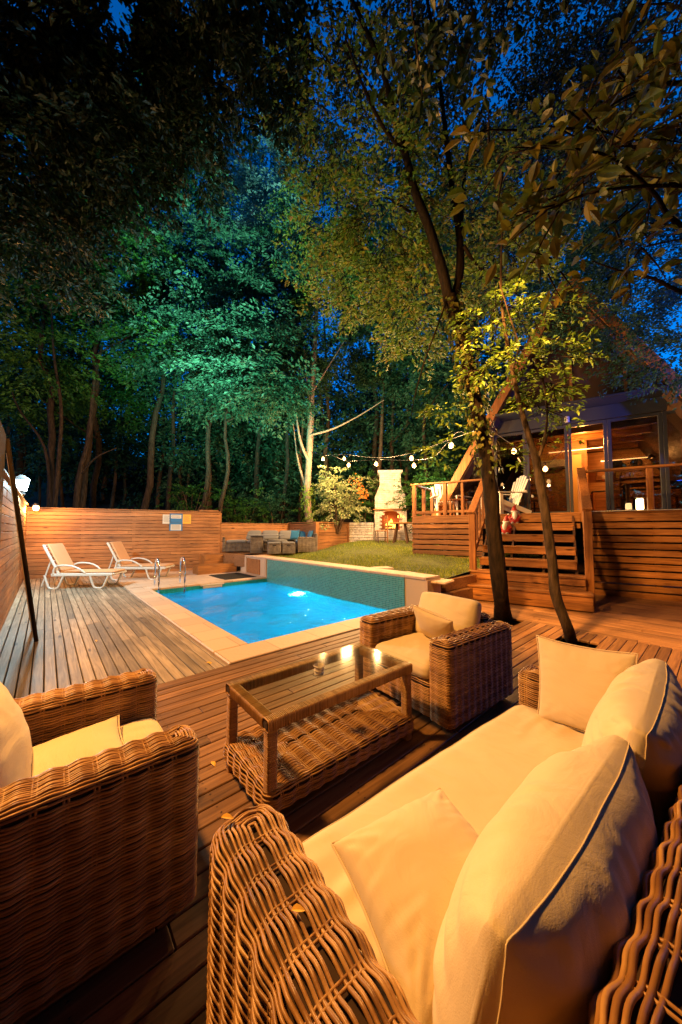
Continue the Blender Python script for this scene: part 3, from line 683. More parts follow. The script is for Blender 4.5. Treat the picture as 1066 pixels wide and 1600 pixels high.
# ladder, skimmer, mat
o = thing('pool_ladder', 'chrome pool ladder with two hooped handrails at the far left corner', 'pool ladder', G(2.35, 8.9, 0), GA)
for i, x in enumerate((-.30, .28)):
    p = [(x, .34, 0), (x, .34, .35), (x, .33, .56), (x, .26, .67), (x, .15, .71), (x, .04, .67), (x, -.03, .56), (x, -.05, .3), (x, -.05, -.75)]
    r_ = MB().tube(smooth_path(p, 5), .021, 10).build('handrail', M['steel'], o, True)
    MB().lathe([(0, .012), (.04, .012), (.05, 0)], (x, .34, 0), 16).build('flange', M['steel'], r_, True)
for z in (-.25, -.5, -.72): MB().box((-.01, -.07, z), (.56, .08, .025), bev=.005).build('rung', M['steel'], o)
o = MB().box((0, 0, 0), (.62, .05, .035), bev=.006).box((0, -.02, -.05), (.5, .02, .06), bev=.004).build('skimmer_lid', M['white'], loc=G(3.35, 8.93, -.035), rot=rotG)
tag(o, 'white skimmer mouth in the far edge of the pool', 'skimmer')
mb = MB().box((0, 0, .008), (.95, 1.25, .016), bev=.006)
for i in range(14): mb.box((0, -.57+i*.088, .018), (.88, .03, .006))
tag(mb.build('door_mat', M['black'], loc=G(4.25, 9.75, .013), rot=rotG), 'black rubber mat on the paving beside the pool end', 'mat')

# ------------------------------------------------------------------ fences
def board_panel(mb, L, z0, z1, bh=.115, gap=.010, th=.022, seed=0, y=0, x0=0):
    g = random.Random(seed); z = z0
    while z < z1-.02:
        z2 = min(z+bh, z1); a = 0
        while a < L-.01:
            b_ = min(a+g.uniform(2.2, 4.2), L)
            if L-b_ < .5: b_ = L
            mb.box((x0+(a+b_)/2, y+g.uniform(-.002, .002), (z+z2-gap)/2), (b_-a-.003, th, z2-z-gap), bev=.003); a = b_
        z = z2
def fence(name, label, a, b, z0, z1, seed, posts=5, cap=True, cat='fence', bh=.115, side=1):
    a = Vector((a[0], a[1], 0)); b = Vector((b[0], b[1], 0)); d = b-a; L = d.length
    t = thing(name, label, cat, a, math.atan2(d.y, d.x))
    mb = MB(); board_panel(mb, L, z0, z1-.03, bh, seed=seed); mb.build('board_panel', M['fence'], t)
    for i in range(posts): MB().box((L*i/(posts-1), side*.062, (z0+z1)/2-.02), (.09, .09, z1-z0-.06), bev=.005).build('post', M['fencey'], t)
    if cap: MB().box((L/2, side*.03, z1-.014), (L, .15, .028), bev=.005).build('cap', M['fence'], t)
    return t
A_ = G(-.43, 13.2); B_ = G(4.7, 11.9); C_ = G(-.43, 1.2)
back = fence('timber_fence', 'tall fence of horizontal orange timber boards behind the two loungers', A_, B_, .0, 2.06, 5)
MB().box((4.9, .0, 2.075), (.62, .14, .055), bev=.004).build('raised_board', M['fence'], back)
fence('timber_fence', 'tall timber fence running along the left edge of the grey deck', C_, A_, .0, 2.12, 6, 7, side=1)
# terrace walls
tw = fence('terrace_wall', 'low timber wall behind the grey wicker corner sofa', B_+Vector((.02, .03, 0)), (-2.15, 14.0), .3, 1.66, 7, 3, cat='wall')
pb = thing('timber_planter', 'timber boarded raised planter wall with a thick corner post beside the lawn', 'planter', (-.93, 12.55, 0))
def wall_seg(parent, a, b, z0, z1, seed, nm='board_panel'):
    a = Vector((*a, 0)); b = Vector((*b, 0)); d = b-a; mb = MB(); board_panel(mb, d.length, z0, z1, .13, seed=seed)
    p = parent.location; o = mb.build(nm, M['fence'], parent, loc=(a.x-p.x, a.y-p.y, 0), rot=(0, 0, math.atan2(d.y, d.x))); return o
wall_seg(pb, (-2.15, 14.0), (-.99, 12.6), .4, 1.66, 8); wall_seg(pb, (-.87, 12.62), (.26, 13.95), .4, 1.66, 9)
for (x, y) in ((-.93, 12.55), (.30, 14.0)): MB().box((x+.93, y-12.55, 1.05), (.14, .14, 1.3), rz=.8, bev=.008).build('post', M['fencey'], pb)
for a, b_ in (((-2.15, 14.0), (-.93, 12.55)), ((-.93, 12.55), (.3, 14.0))):
    MB().bar((a[0]+.93, a[1]-12.55, 1.685), (b_[0]+.93, b_[1]-12.55, 1.685), .16, .035).build('cap', M['fence'], pb)
# terrace floor
tp = [(-4.55, 11.75), (-3.55, 11.2), (-2.75, 10.9), (-1.8, 11.9), (-.95, 12.5), (-2.1, 14.0), (-5.3, 12.6)]
mb = MB().prism(tp, .2, .58, axis='z'); o = struct(mb.build('terrace', M['decky'])); fixn(o)
st = thing('terrace_steps', 'two dark timber box steps up to the terrace by the pool end', 'steps', G(4.2, 11.15, 0), GA)
MB().box((0, -.16, .15), (1.25, .5, .29), bev=.01).build('step', M['red'], st)
MB().box((.22, .30, .29), (1.0, .45, .565), bev=.01).build('step', M['red'], st)

# retaining edge of the lawn by the stairs
rt = thing('lawn_edging', 'low timber sleepers holding up the lawn corner beside the stairs', 'edging', G(5.40, 3.42, 0), GA)
MB().box((.95, 0, .12), (1.9, .14, .25), bev=.01).box((1.05, .09, .36), (1.7, .14, .22), bev=.01).build('sleeper', M['decky'], rt)

# lawn: soil sheet, blades, stepping slabs
def lawn_h(x, y): return .49+.48*min(1, max(0, (y-6.5)/7.0))*min(1, max(.05, (x+1.9)/2.6))+.02*math.sin(x*3)*math.cos(y*2)
lp = [tuple(G(5.36, 3.45).xy), tuple(G(5.36, 8)[:2]), tuple(G(5.36, 10.75).xy), (-2.7, 10.95), (-1.8, 11.9), (-.95, 12.45), (.3, 13.9), (6.5, 14.5), (6.5, 9.5), tuple(G(7.6, 3.6).xy)]
def inside(x, y, poly):
    c = False; j = len(poly)-1
    for i in range(len(poly)):
        if (poly[i][1] > y) != (poly[j][1] > y) and x < (poly[j][0]-poly[i][0])*(y-poly[i][1])/(poly[j][1]-poly[i][1])+poly[i][0]: c = not c
        j = i
    return c
import bmesh
bm = bmesh.new(); vs = [bm.verts.new((p[0], p[1], 0)) for p in lp]; bm.faces.new(vs)
for k in range(-30, 75, 4):
    for no, co in (((1, 0, 0), (k/10, 0, 0)), ((0, 1, 0), (0, 10+k/10, 0))):
        bmesh.ops.bisect_plane(bm, geom=bm.verts[:]+bm.edges[:]+bm.faces[:], plane_co=co, plane_no=no)
for v in bm.verts: v.co.z = lawn_h(v.co.x, v.co.y)
bmesh.ops.recalc_face_normals(bm, faces=bm.faces)
me = bpy.data.meshes.new('lawn'); bm.to_mesh(me); bm.free(); me.materials.append(M['soil']); struct(link(bpy.data.objects.new('lawn', me)))
P = []
gr = random.Random(4)
slabs = [at(597, 888, .56), at(633, 894, .55), at(662, 900, .54), at(690, 905, .53)]
while len(P) < 42000:
    x = gr.uniform(-3, 6.5); y = gr.uniform(5, 14.4)
    if not inside(x, y, lp): continue
    if gr.random() > min(1, (7.0/y)**1.5+.12): continue
    if any(abs(x-s.x) < .26 and abs(y-s.y) < .2 for s in slabs): continue
    P.append((x, y, lawn_h(x, y)-.01))
P = np.array(P); N = len(P); lean = rng.normal(0, .45, (N, 3)); lean[:, 2] = 1; hgt = rng.uniform(.025, .07, N)*(1+.5*np.sin(P[:, 0]*2.3)*np.sin(P[:, 1]*1.7))
mb = MB(); leaf_mesh(mb, P, np.column_stack([rng.normal(size=(N, 2)), rng.normal(0, .2, N)]), lean, hgt, asp=.16)
o = mb.build('grass', M['grass']); o['kind'] = 'stuff'; o['label'] = 'short green lawn grass'
for i, s in enumerate(slabs):
    o = MB().box((0, 0, 0), (.44, .32, .05), bev=.02).build('stepping_stone', M['trav'], loc=(s.x, s.y, lawn_h(s.x, s.y)+.012), rot=(0, 0, .3+.2*i))
    tag(o, ['farthest of the pale stepping stones in the grass', 'second stepping stone from the fireplace side of the row', 'third stepping stone, between two others along the pool wall', 'nearest pale stepping stone, beside the end of the pool wall'][i], 'stepping stone', 'stepping stones in the lawn')

# ------------------------------------------------------------------ outdoor fireplace and stone wall
M['wbrick'] = simple('whitewashed_brick', (.62, .56, .52), .85, bump=.9, bscale=40, var=.25)
M['mortar'] = simple('pale_mortar', (.36, .31, .28), .95, bump=.5)
M['soot'] = simple('sooty_brick', (.20, .07, .035), .95, bump=.8, bscale=20, var=.5)
def course(mb, prof, y0, y1, z0, z1, bw=.20, bh=.075, seed=0, hole=None, jit=.004):
    """brick courses between z0 and z1 on all four faces of a tapering block: prof(z) -> half width"""
    g = random.Random(seed); z = z0; r_ = 0
    while z < z1-.02:
        h = min(bh, z1-z)-.008; hw = prof(z+h/2); zc = z+h/2; off = (r_ % 2)*bw/2
        x = -hw-off
        while x < hw:
            a = max(x, -hw); b_ = min(x+bw-.008, hw)
            if b_-a > .03 and not (hole and hole((a+b_)/2, zc)): mb.box(((a+b_)/2, y0+.03+g.uniform(-jit, jit), zc), (b_-a, .07, h), bev=.006)
            x += bw
        for s in (-1, 1):
            y = y0+.07+off*.3
            while y < y1-.02:
                b_ = min(y+bw-.008, y1); mb.box((s*(hw-.03+g.uniform(-jit, jit)), (y+b_)/2, zc), (.07, b_-y, h), bev=.006); y += bw
        z += bh; r_ += 1
fp = thing('outdoor_fireplace', 'tall whitewashed brick fireplace with an arched firebox and lit fire', 'fireplace', (2.0, 13.5, .95), -.10)
hole = lambda x, z: abs(x) < .36 and z < .45+.56-.0+(.24*math.sqrt(max(0, 1-(x/.36)**2)))-.0 and z > .42
mb = MB(); course(mb, lambda z: .64, 0, .75, 0, 1.26, seed=1, hole=hole); mb.build('base', M['wbrick'], fp)
mb = MB(); mb.box((0, .40, .21), (1.20, .66, .42)).box((-.49, .40, .84), (.22, .66, .80)).box((.49, .40, .84), (.22, .66, .80)).box((0, .40, 1.255), (1.2, .66, .03))
pr = lambda z: .62 if z < 1.78 else (.62-(z-1.78)/.5*.2 if z < 2.28 else .42)
mb.prism([(-.6, 1.27), (.6, 1.27), (.6, 1.8), (.4, 2.26), (.4, 2.78), (-.4, 2.78), (-.4, 2.26), (-.6, 1.8)], .07, .70); mb.build('core', M['mortar'], fp)
mb = MB(); course(mb, pr, .03, .74, 1.30, 2.78, seed=2); mb.build('chimney', M['wbrick'], fp)
MB().box((0, .385, 2.83), (1.0, .86, .09), bev=.012).box((0, .385, 2.77), (.92, .80, .04), bev=.006).build('chimney_cap', M['wbrick'], fp)
MB().box((0, .33, 1.275), (1.40, .95, .05), bev=.008).build('mantel', M['red'], fp)
mb = MB(); a = np.linspace(0, math.pi, 13)
for i in range(12):
    t = (a[i]+a[i+1])/2; mb.box((.43*math.cos(t), .025, 1.01+.29*math.sin(t)), (.10, .10, .12), rot=Matrix.Rotation(-(t-math.pi/2)*1.0, 3, 'Y'), bev=.006)
mb.build('arch', M['wbrick'], fp)
mb = MB(); mb.box((0, .66, .85), (.78, .05, .9)).box((-.375, .38, .85), (.03, .55, .86)).box((.375, .38, .85), (.03, .55, .86)).box((0, .36, .425), (.76, .6, .02)); mb.build('firebox', M['soot'], fp)
mb = MB()
for i, (x, y, z, rz) in enumerate(((-.12, .32, .48, .1), (.12, .40, .48, -.15), (0, .36, .57, .9), (-.02, .3, .60, 1.9))):
    mb.bar((x-.2*math.cos(rz), y-.12*math.sin(rz), z), (x+.2*math.cos(rz), y+.12*math.sin(rz), z+.02), .07, .07)
mb.build('firewood', M['darkwood'], fp)
M['flame'] = emit('flame', (1, .36, .05), 7)
mb = MB(); g = random.Random(3)
for i in range(9):
    x = -.2+.05*i; h = .16+.26*math.exp(-((x)/.12)**2)*g.uniform(.7, 1.1); y = .33+g.uniform(-.05, .05)
    z = np.linspace(0, 1, 7); mb.tube([(x+.02*math.sin(5*t+i), y, .52+h*t) for t in z], [.03*(1-t)**.7*(.6+1.2*t)+.001 for t in z], 6)
mb.build('flame', M['flame'], fp, True)
lamp('fire_light', (2.0, 13.75, 1.75), (1, .35, .06), 22, .12)
for i, x in enumerate((-.38, .42)):
    o = MB().lathe([(0, 0), (.05, 0), (.055, .02), (.04, .10), (.02, .14), (.022, .17), (0, .17)], k=12).build('mantel_jug', simple('dark_glaze', (.12, .09, .08), .3), smooth=True, loc=(2.0+x, 13.6-x*.1, 2.25))
    tag(o, ['small dark jug at the left end of the fireplace mantel', 'small dark jug at the right end of the fireplace mantel'][i], 'jug', 'jugs on the mantel')
def stone_wall(label, a, b, z0, z1, seed):
    a = Vector((*a, 0)); b = Vector((*b, 0)); d = b-a; L = d.length; g = random.Random(seed)
    t = thing('stone_wall', label, 'wall', a, math.atan2(d.y, d.x)); mb = MB(); z = z0
    while z < z1-.03:
        h = min(g.uniform(.08, .13), z1-z); x = 0
        while x < L-.02:
            w_ = min(g.uniform(.14, .36), L-x); mb.box((x+w_/2, g.uniform(-.02, .02), z+h/2), (w_-.014, .28, h-.014), rz=g.uniform(-.03, .03), bev=.02); x += w_
        z += h
    mb.build('stones', M['wbrick'], t); MB().box((L/2, .02, (z0+z1)/2), (L, .22, z1-z0-.02)).build('mortar', M['mortar'], t)
stone_wall('low wall of pale stacked stones left of the fireplace', (.36, 14.05), (1.36, 13.8), .8, 1.72, 1)
stone_wall('low wall of pale stacked stones right of the fireplace', (2.68, 13.6), (4.6, 13.3), .8, 1.72, 2)
# rustic table, chairs and candle stand before it
def rustic_chair(label, loc, rz):
    t = thing('wooden_chair', label, 'chair', loc, rz, 'wooden chairs by the fireplace')
    MB().box((0, 0, .45), (.42, .42, .035), bev=.01).build('seat', M['red'], t)
    for x in (-.18, .18):
        MB().bar((x, -.17, 0), (x, -.18, .44), .04, .04).build('leg', M['darkwood'], t)
        MB().bar((x, .19, 0), (x, .2, 1.04), .04, .04).build('leg', M['red'], t)
    mb = MB()
    for z in (.62, .78, .95): mb.box((0, .2, z), (.34, .02, .075), bev=.005)
    mb.build('backrest', M['red'], t)
    MB().bar((-.18, 0, .2), (.18, 0, .2), .025, .025).bar((-.18, -.17, .2), (-.18, .19, .2), .025, .025).bar((.18, -.17, .2), (.18, .19, .2), .025, .025).build('stretcher', M['darkwood'], t)
    return t
rustic_chair('high backed wooden chair left of the small round table', (1.55, 12.9, lawn_h(1.5, 12.9)), -1.45)
rustic_chair('wooden chair right of the round table, half hidden by the raised deck', (3.05, 12.8, lawn_h(3, 12.8)), 1.7)
t = thing('round_wooden_table', 'small round wooden table with splayed legs before the fireplace', 'table', (2.25, 12.6, lawn_h(2.25, 12.6)))
MB().lathe([(0, .71), (.40, .71), (.42, .73), (.42, .75), (.40, .765), (0, .765)], k=28).build('table_top', M['red'], t)
for k in range(4):
    a_ = .5+k*math.pi/2; MB().bar((.36*math.cos(a_), .36*math.sin(a_), 0), (.2*math.cos(a_), .2*math.sin(a_), .71), .055, .055).build('leg', M['darkwood'], t)
o = thing('candle_stand', 'three armed candle stand with glowing candles on the round table', 'candle stand', (2.25, 12.6, lawn_h(2.25, 12.6)+.765))
MB().lathe([(0, 0), (.07, 0), (.06, .02), (.012, .03), (.012, .2), (0, .2)], k=12).tube([(-.1, 0, .17), (-.06, 0, .12), (0, 0, .12), (.06, 0, .12), (.1, 0, .17)], .008, 6).build('holder', M['iron'], o, True)
for x, z in ((-.1, .17), (0, .2), (.1, .17)): MB().lathe([(0, 0), (.02, 0), (.02, .07), (.008, .09), (0, .11)], (x, 0, z), 10).build('candle', M['flame'], o, True)

# ------------------------------------------------------------------ lamps
M['lampglass'] = emit('lantern_glass', (.75, .97, 1), 14); M['warmglass'] = emit('warm_lamp_glass', (1, .62, .25), 14)
M['bulb'] = emit('bulb_glass', (1, .55, .20), 7)
o = thing('post_lantern', 'cold white box lantern standing on top of the left timber fence', 'lantern', (-6.56, 6.85, 2.12), GA)
MB().box((0, 0, .02), (.12, .12, .04), bev=.01).box((0, 0, .06), (.05, .05, .06)).build('base', M['iron'], o)
MB().prism([(-.075, .09), (.075, .09), (.115, .30), (-.115, .30)], -.085, .085).build('glass', M['lampglass'], o)
MB().box((0, 0, .31), (.25, .25, .02), bev=.004).prism([(-.12, .32), (.12, .32), (.03, .40), (-.03, .40)], -.1, .1).build('roof', M['iron'], o)
p = G(-.22, 12.55, 1.93)
o = thing('wall_lamp', 'small warm lamp on the fence corner behind the cold lantern', 'lamp', p)
MB().lathe([(0, 0), (.05, .01), (.07, .07), (.06, .13), (0, .15)], k=14).build('glass', M['warmglass'], o, True)
MB().lathe([(0, .15), (.08, .15), (.05, .2), (0, .22)], k=14).build('cap', M['iron'], o); MB().bar((0, 0, .17), (-.2, .1, .17), .025, .025).build('arm', M['iron'], o)
lamp('wall_lamp_light', (p.x+.1, p.y-.25, p.z), (1, .45, .12), 160, .06)
# poles leaning against the left fence
for i, (a, b_, r_, m) in enumerate(((at(57, 1002, 0), G(-.37, 5.4, 2.45), .022, 'barkd'), (at(52, 985, 0), G(-.36, 5.55, 2.3), .02, 'paint'))):
    o = MB().tube([a, (a*2+b_)/3, b_], r_, 8).build('leaning_pole', M[m], smooth=True)
    tag(o, ['long dark wooden pole leaning against the left fence', 'long pale pole leaning on the left fence behind the dark one'][i], 'pole', 'poles leaning on the left fence')
d1 = G(-.385, 3.6, 0); o = MB().box((0, 0, 1.2), (.03, .75, 2.4), bev=.005).build('leaning_board', M['darkwood'], loc=G(-.36, 4.55, 0), rot=rotG)
tag(o, 'dark upright board standing against the left fence near the poles', 'board')

# notices pinned to the back fence
fd = (B_-A_).normalized(); fn = Vector((fd.y, -fd.x, 0))
def on_fence(px, z):
    best = min((abs((A_+fd*s).x/(A_+fd*s).y-(px-533)/524), s) for s in np.linspace(0, 5.3, 400))[1]; return A_+fd*best+fn*.02+Vector((0, 0, z))
ink = simple('blue_ink', (.02, .16, .42), .6); inkd = simple('dark_ink', (.06, .07, .1), .6)
def notice(label, p, w_, h, col, kind):
    t = thing('notice', label, 'notice', p, math.atan2(fd.y, fd.x), 'notices on the back fence')
    MB().box((0, 0, 0), (w_, .008, h)).build('sheet', col, t)
    if kind == 2:
        MB().box((0, -.006, .33*h), (w_*.80, .003, h*.22)).build('white_panel', M['white'], t); MB().box((0, -.006, -.30*h), (w_*.80, .003, h*.34)).build('white_panel', M['white'], t)
        mb = MB()
        for z in (-.18, -.25, -.32, -.39, .37, .29): mb.box((-.02*w_, -.009, z*h), (w_*.62, .002, h*.016))
        mb.box((0, -.0048, 0), (w_*.9, .0008, h*.02)).box((w_*.3, -.009, -.1*h), (w_*.1, .002, h*.03))
    else:
        mb = MB()
        for i in range(8): mb.box((-.03*w_*(i % 3), -.006, h*(.34-i*.085)), (w_*(.74-.09*(i % 3)), .003, h*.017))
    mb.build('printing', inkd, t)
# heights from the photograph
notice('white paper notice left of the blue sign on the fence', on_fence(261, 1.76), .25, .31, M['white'], 1)
notice('blue and white pool rules sign between two paper notices', on_fence(275.5, 1.66), .40, .58, ink, 2)
notice('yellow paper notice right of the blue sign on the fence', on_fence(292, 1.77), .26, .32, simple('yellow_paper', (.75, .42, .06), .7), 1)
# ================================================================== WICKER LOUNGE
def wick_part(name, parent, blocks, mats=None, **kw):
    mb = MB()
    for (L, W_, z0, z1, x, y, rz) in blocks: weave(mb, L, W_, z0, z1, T=TR(x, y, 0, rz), **kw)
    return mb.build(name, mats or [M['wick'], M['under']], parent, True)
def armchair(label, loc, rz, pitch=.0108, P=.075, seed=0, amp=.0036):
    t = thing('wicker_armchair', label, 'armchair', (*loc, 0), rz, 'wicker armchairs')
    kw = dict(pitch=pitch, P=P, rad=pitch*.42, amp=amp)
    for s in (-1, 1): wick_part('arm', t, [(.86, .165, .05, .615, 0, s*.36, 0)], **kw)
    wick_part('back', t, [(.56, .15, .05, .66, -.355, 0, math.pi/2)], **kw)
    wick_part('base', t, [(.70, .56, .05, .29, .06, 0, 0)], **kw)
    for x in (-.36, .36):
        for y in (-.36, .36): MB().box((x, y, .025), (.05, .05, .05), bev=.004).build('leg', M['darkwood'], t)
    cushion('seat_cushion', .70, .555, .13, M['cream'], t, (.075, 0, .36), puff=.025, seed=seed, wr=.008)
    cushion('back_cushion', .55, .44, .17, M['cream'], t, (-.20, .0, .62), (0, R(105), math.pi), puff=.03, seed=seed+3, wr=.010) if False else None
    # back cushion stands on its long edge, leaning back
    c = cushion('back_cushion', .40, .555, .09, M['cream'], t, (-.19, 0, .60), (0, R(-108), 0), puff=.07, pe=.5, seed=seed+3, wr=.010)
    return t
armchair('wicker armchair with cream cushions at the left edge, near the lens', (-1.14, 1.37), R(40), seed=1)
far_ch = armchair('wicker armchair beyond the glass table, a small pillow propped in it', (.80, 2.98), R(37+180), seed=5, pitch=.0112); far_ch.scale = (1.03, 1.08, 1)
f_ = (math.cos(R(217)), math.sin(R(217))); r2 = (-f_[1], f_[0])
def chp(x, y, z): return (.78+f_[0]*x+r2[0]*y, 2.98+f_[1]*x+r2[1]*y, z)
o = pillow('throw_pillow', .38, .38, .15, M['cream'], chp(.02, .07, .575), (0, R(-58), R(217)), seed=2); o.rotation_euler = (Matrix.Rotation(R(217), 3, 'Z') @ Matrix.Rotation(R(-52), 3, 'Y') @ Matrix.Rotation(R(14), 3, 'Z')).to_euler()
tag(o, 'small square cream pillow propped in the far wicker armchair', 'pillow', 'cream throw pillows')
fl = (math.cos(R(40)), math.sin(R(40)))
o = pillow('throw_pillow', .44, .42, .09, M['cream'], (-1.17+fl[0]*.06, 1.36+fl[1]*.06, .47), (0, 0, 0), seed=8)
o.rotation_euler = (Matrix.Rotation(R(40), 3, 'Z') @ Matrix.Rotation(R(-5), 3, 'Y')).to_euler()
tag(o, 'flat cream pillow lying on the seat of the left armchair', 'pillow', 'cream throw pillows')

# sofa: local x along its length, y towards the table
SA = math.atan2(.605, .796)
t = thing('wicker_sofa', 'two seat wicker sofa with cream cushions in the foreground', 'sofa', (.655, 1.165, 0), SA)
kw = dict(pitch=.0108, P=.085, rad=.0038, amp=.0042)
wick_part('arm', t, [(.86, .185, .05, .625, -.855, 0, math.pi/2)], k=7, sstep=.0105, r=.05, rc=.045, alt=.45, **kw)
wick_part('arm', t, [(.86, .18, .05, .60, .86, 0, math.pi/2)], **kw)
wick_part('back', t, [(1.92, .15, .05, .765, 0, -.42, 0)], k=7, sstep=.009, r=.05, rc=.04, alt=.5, pitch=.0115, P=.09, rad=.0048, amp=.0038)
wick_part('base', t, [(1.53, .70, .05, .30, 0, .05, 0)], **kw)
for x in (-.87, .87):
    for y in (-.40, .36): MB().box((x, y, .025), (.05, .05, .05), bev=.004).build('leg', M['darkwood'], t)
cushion('seat_cushion', 1.53, .80, .15, M['cream'], t, (0, .03, .365), puff=.022, seed=11, wr=.010, n=50)
def lean(o, base, rz, tilt, spin=0): o.rotation_euler = (Matrix.Rotation(rz, 3, 'Z') @ Matrix.Rotation(tilt, 3, 'X') @ Matrix.Rotation(spin, 3, 'Y')).to_euler(); o.location = base
c = cushion('back_cushion', .72, .45, .03, M['cream'], t, puff=.135, seed=21, wr=.014, rr=.01, n=60, pe=.46); lean(c, (-.375, -.195, .605), .03, R(103))
c = cushion('back_cushion', .74, .46, .03, M['cream'], t, puff=.13, seed=27, wr=.014, rr=.01, n=60, pe=.46); lean(c, (.375, -.185, .62), .07, R(101), R(2))
sx, sy = (.796, .605), (-.605, .796)
def sp(x, y, z): return (.655+sx[0]*x+sy[0]*y, 1.165+sx[1]*x+sy[1]*y, z)
o = pillow('throw_pillow', .38, .38, .20, M['cream'], (.225, .875, .53), (0, 0, 0), seed=14, wr=.012, n=40)
o.rotation_euler = (Matrix.Rotation(R(24), 3, 'Z') @ Matrix.Rotation(R(-5), 3, 'Y') @ Matrix.Rotation(R(8), 3, 'X')).to_euler(); tag(o, 'cream pillow lying flat on the near end of the sofa seat', 'pillow', 'cream throw pillows')
o = pillow('throw_pillow', .41, .42, .12, M['cream'], sp(.70, .08, .64), (0, 0, 0), seed=17, wr=.006)
o.rotation_euler = (Matrix.Rotation(SA, 3, 'Z') @ Matrix.Rotation(R(-80), 3, 'Y') @ Matrix.Rotation(R(3), 3, 'Z')).to_euler(); tag(o, 'upright square cream pillow against the far arm of the sofa', 'pillow', 'cream throw pillows')

# coffee table
TA = math.atan2(.69, .828)
t = thing('coffee_table', 'wicker coffee table with a glass top and woven lower shelf', 'coffee table', (-.10, 2.19, 0), TA)
hl, hw = .54-.03, .265-.03
for x in (-hl, hl):
    for y in (-hw, hw):
        mb = MB(); wrap_bar(mb, (x, y, .0), (x, y, .435), .052, .052); mb.build('leg', [M['cane'], M['under']], t, True)
mb = MB()
for y in (-hw, hw): wrap_bar(mb, (-hl-.03, y, .462), (hl+.03, y, .462), .062, .056)
for x in (-hl, hl): wrap_bar(mb, (x, -hw+.03, .461), (x, hw-.03, .461), .060, .054)
mb.build('top_frame', [M['cane'], M['under']], t, True)
gm = clearglass('table_glass', (.88, .90, .84), .008, .10, .10)
MB().box((0, 0, .496), (1.07, .52, .008), bev=.002).build('glass_top', gm, t)
mb = MB(); weave(mb, 1.10, .56, .065, .165, r=.03, rc=.05, P=.085, sstep=.012, pitch=.0108, rad=.0044, amp=.0042, T=TR(0, 0), k=6, alt=.3); mb.build('shelf', [M['wick'], M['under']], t, True)
# glass candle holder
cg = bpy.data.materials.new('cut_glass'); cg.use_nodes = True; q = cg.node_tree.nodes['Principled BSDF']; q.inputs['Transmission Weight'].default_value = .55; q.inputs['Roughness'].default_value = .12; q.inputs['Base Color'].default_value = (1, .95, .88, 1)
p = at(499, 1054, .502); mb = MB(); prof = [(.0, 0), (.026, 0), (.032, .008), (.024, .018), (.036, .030), (.026, .042), (.038, .056), (.034, .060), (.018, .030), (0, .026)]
mb.lathe(prof, k=10); tag(mb.build('glass_ashtray', cg, loc=p), 'small cut glass candle holder standing on the glass table top', 'candle holder')

# ================================================================== SUN LOUNGERS
def sun_lounger(label, a, rz):
    t = thing('sun_lounger', label, 'sun lounger', (*a, 0), rz, 'white sun loungers')     # local x: head -> foot
    mb = MB()
    for y in (-.30, .30):
        mb.bar((-.35, y, .33), (1.02, y, .33), .05, .07, bev=.012)
    for x in (-.33, .2, .7, 1.02): mb.box((x, 0, .335), (.05, .6, .04), bev=.01)
    for i in range(14): mb.box((-.25+i*.092, 0, .355), (.06, .56, .015), bev=.003)
    mb.build('frame', M['white'], t)
    for y in (-.30, .30):
        for (x, top, s) in ((-.45, -.2, 1), (.55, .78, -1)):
            q = MB().tube(smooth_path([(x-.05, y, .33), (x+.02, y, .12), (x+.08, y, .02), (x+.24, y, .02), (x+.30, y, .13), (x+.38, y, .33)], 4), .024, 8); q.build('leg', M['white'], t, True)
        MB().tube(smooth_path([(-.30, y*1.06, .35), (-.26, y*1.1, .50), (-.12, y*1.12, .555), (.12, y*1.12, .54), (.30, y*1.1, .46), (.40, y*1.05, .37)], 4), [.022]*21, 8).build('armrest', M['white'], t, True)
    Rm = Matrix.Rotation(R(-68), 3, 'Y')      # backrest rises towards -x
    def bk(x, y, z): v = Rm @ Vector((-x, y, z)); return Vector((-.20, 0, .36))+Vector((v.x, v.y, -v.z)) if False else Vector((-.20-x*math.cos(R(62)), y, .36+x*math.sin(R(62))))
    mb = MB()
    for y in (-.28, .28): mb.bar(bk(0, y, 0), bk(.78, y, 0), .05, .05, bev=.012)
    for x in (.1, .22, .34, .46, .58, .70, .77): mb.bar(bk(x, -.27, 0), bk(x, .27, 0), .05, .02)
    mb.build('backrest', M['white'], t)
    for y in (-.2, .2): MB().bar((-.62, y, .05), bk(.45, y, 0), .03, .03, bev=.008).build('prop', M['white'], t)
    c = MB().bar(bk(.02, 0, 0)+Vector((.05, 0, .03)), bk(.76, 0, 0)+Vector((.05, 0, .03)), .50, .045, bev=.018).build('back_pad', M['tan'], t)
    MB().box((.42, 0, .385), (1.22, .52, .045), bev=.018).build('seat_pad', M['tan'], t)
    return t
l1 = sun_lounger('white sun lounger with tan pad, the one nearer the left fence', (-6.55, 8.35), R(6))
l2 = dup(l1, 'white sun lounger with tan pad, standing nearer the pool ladder', (-6.0, 9.75, 0), R(4))

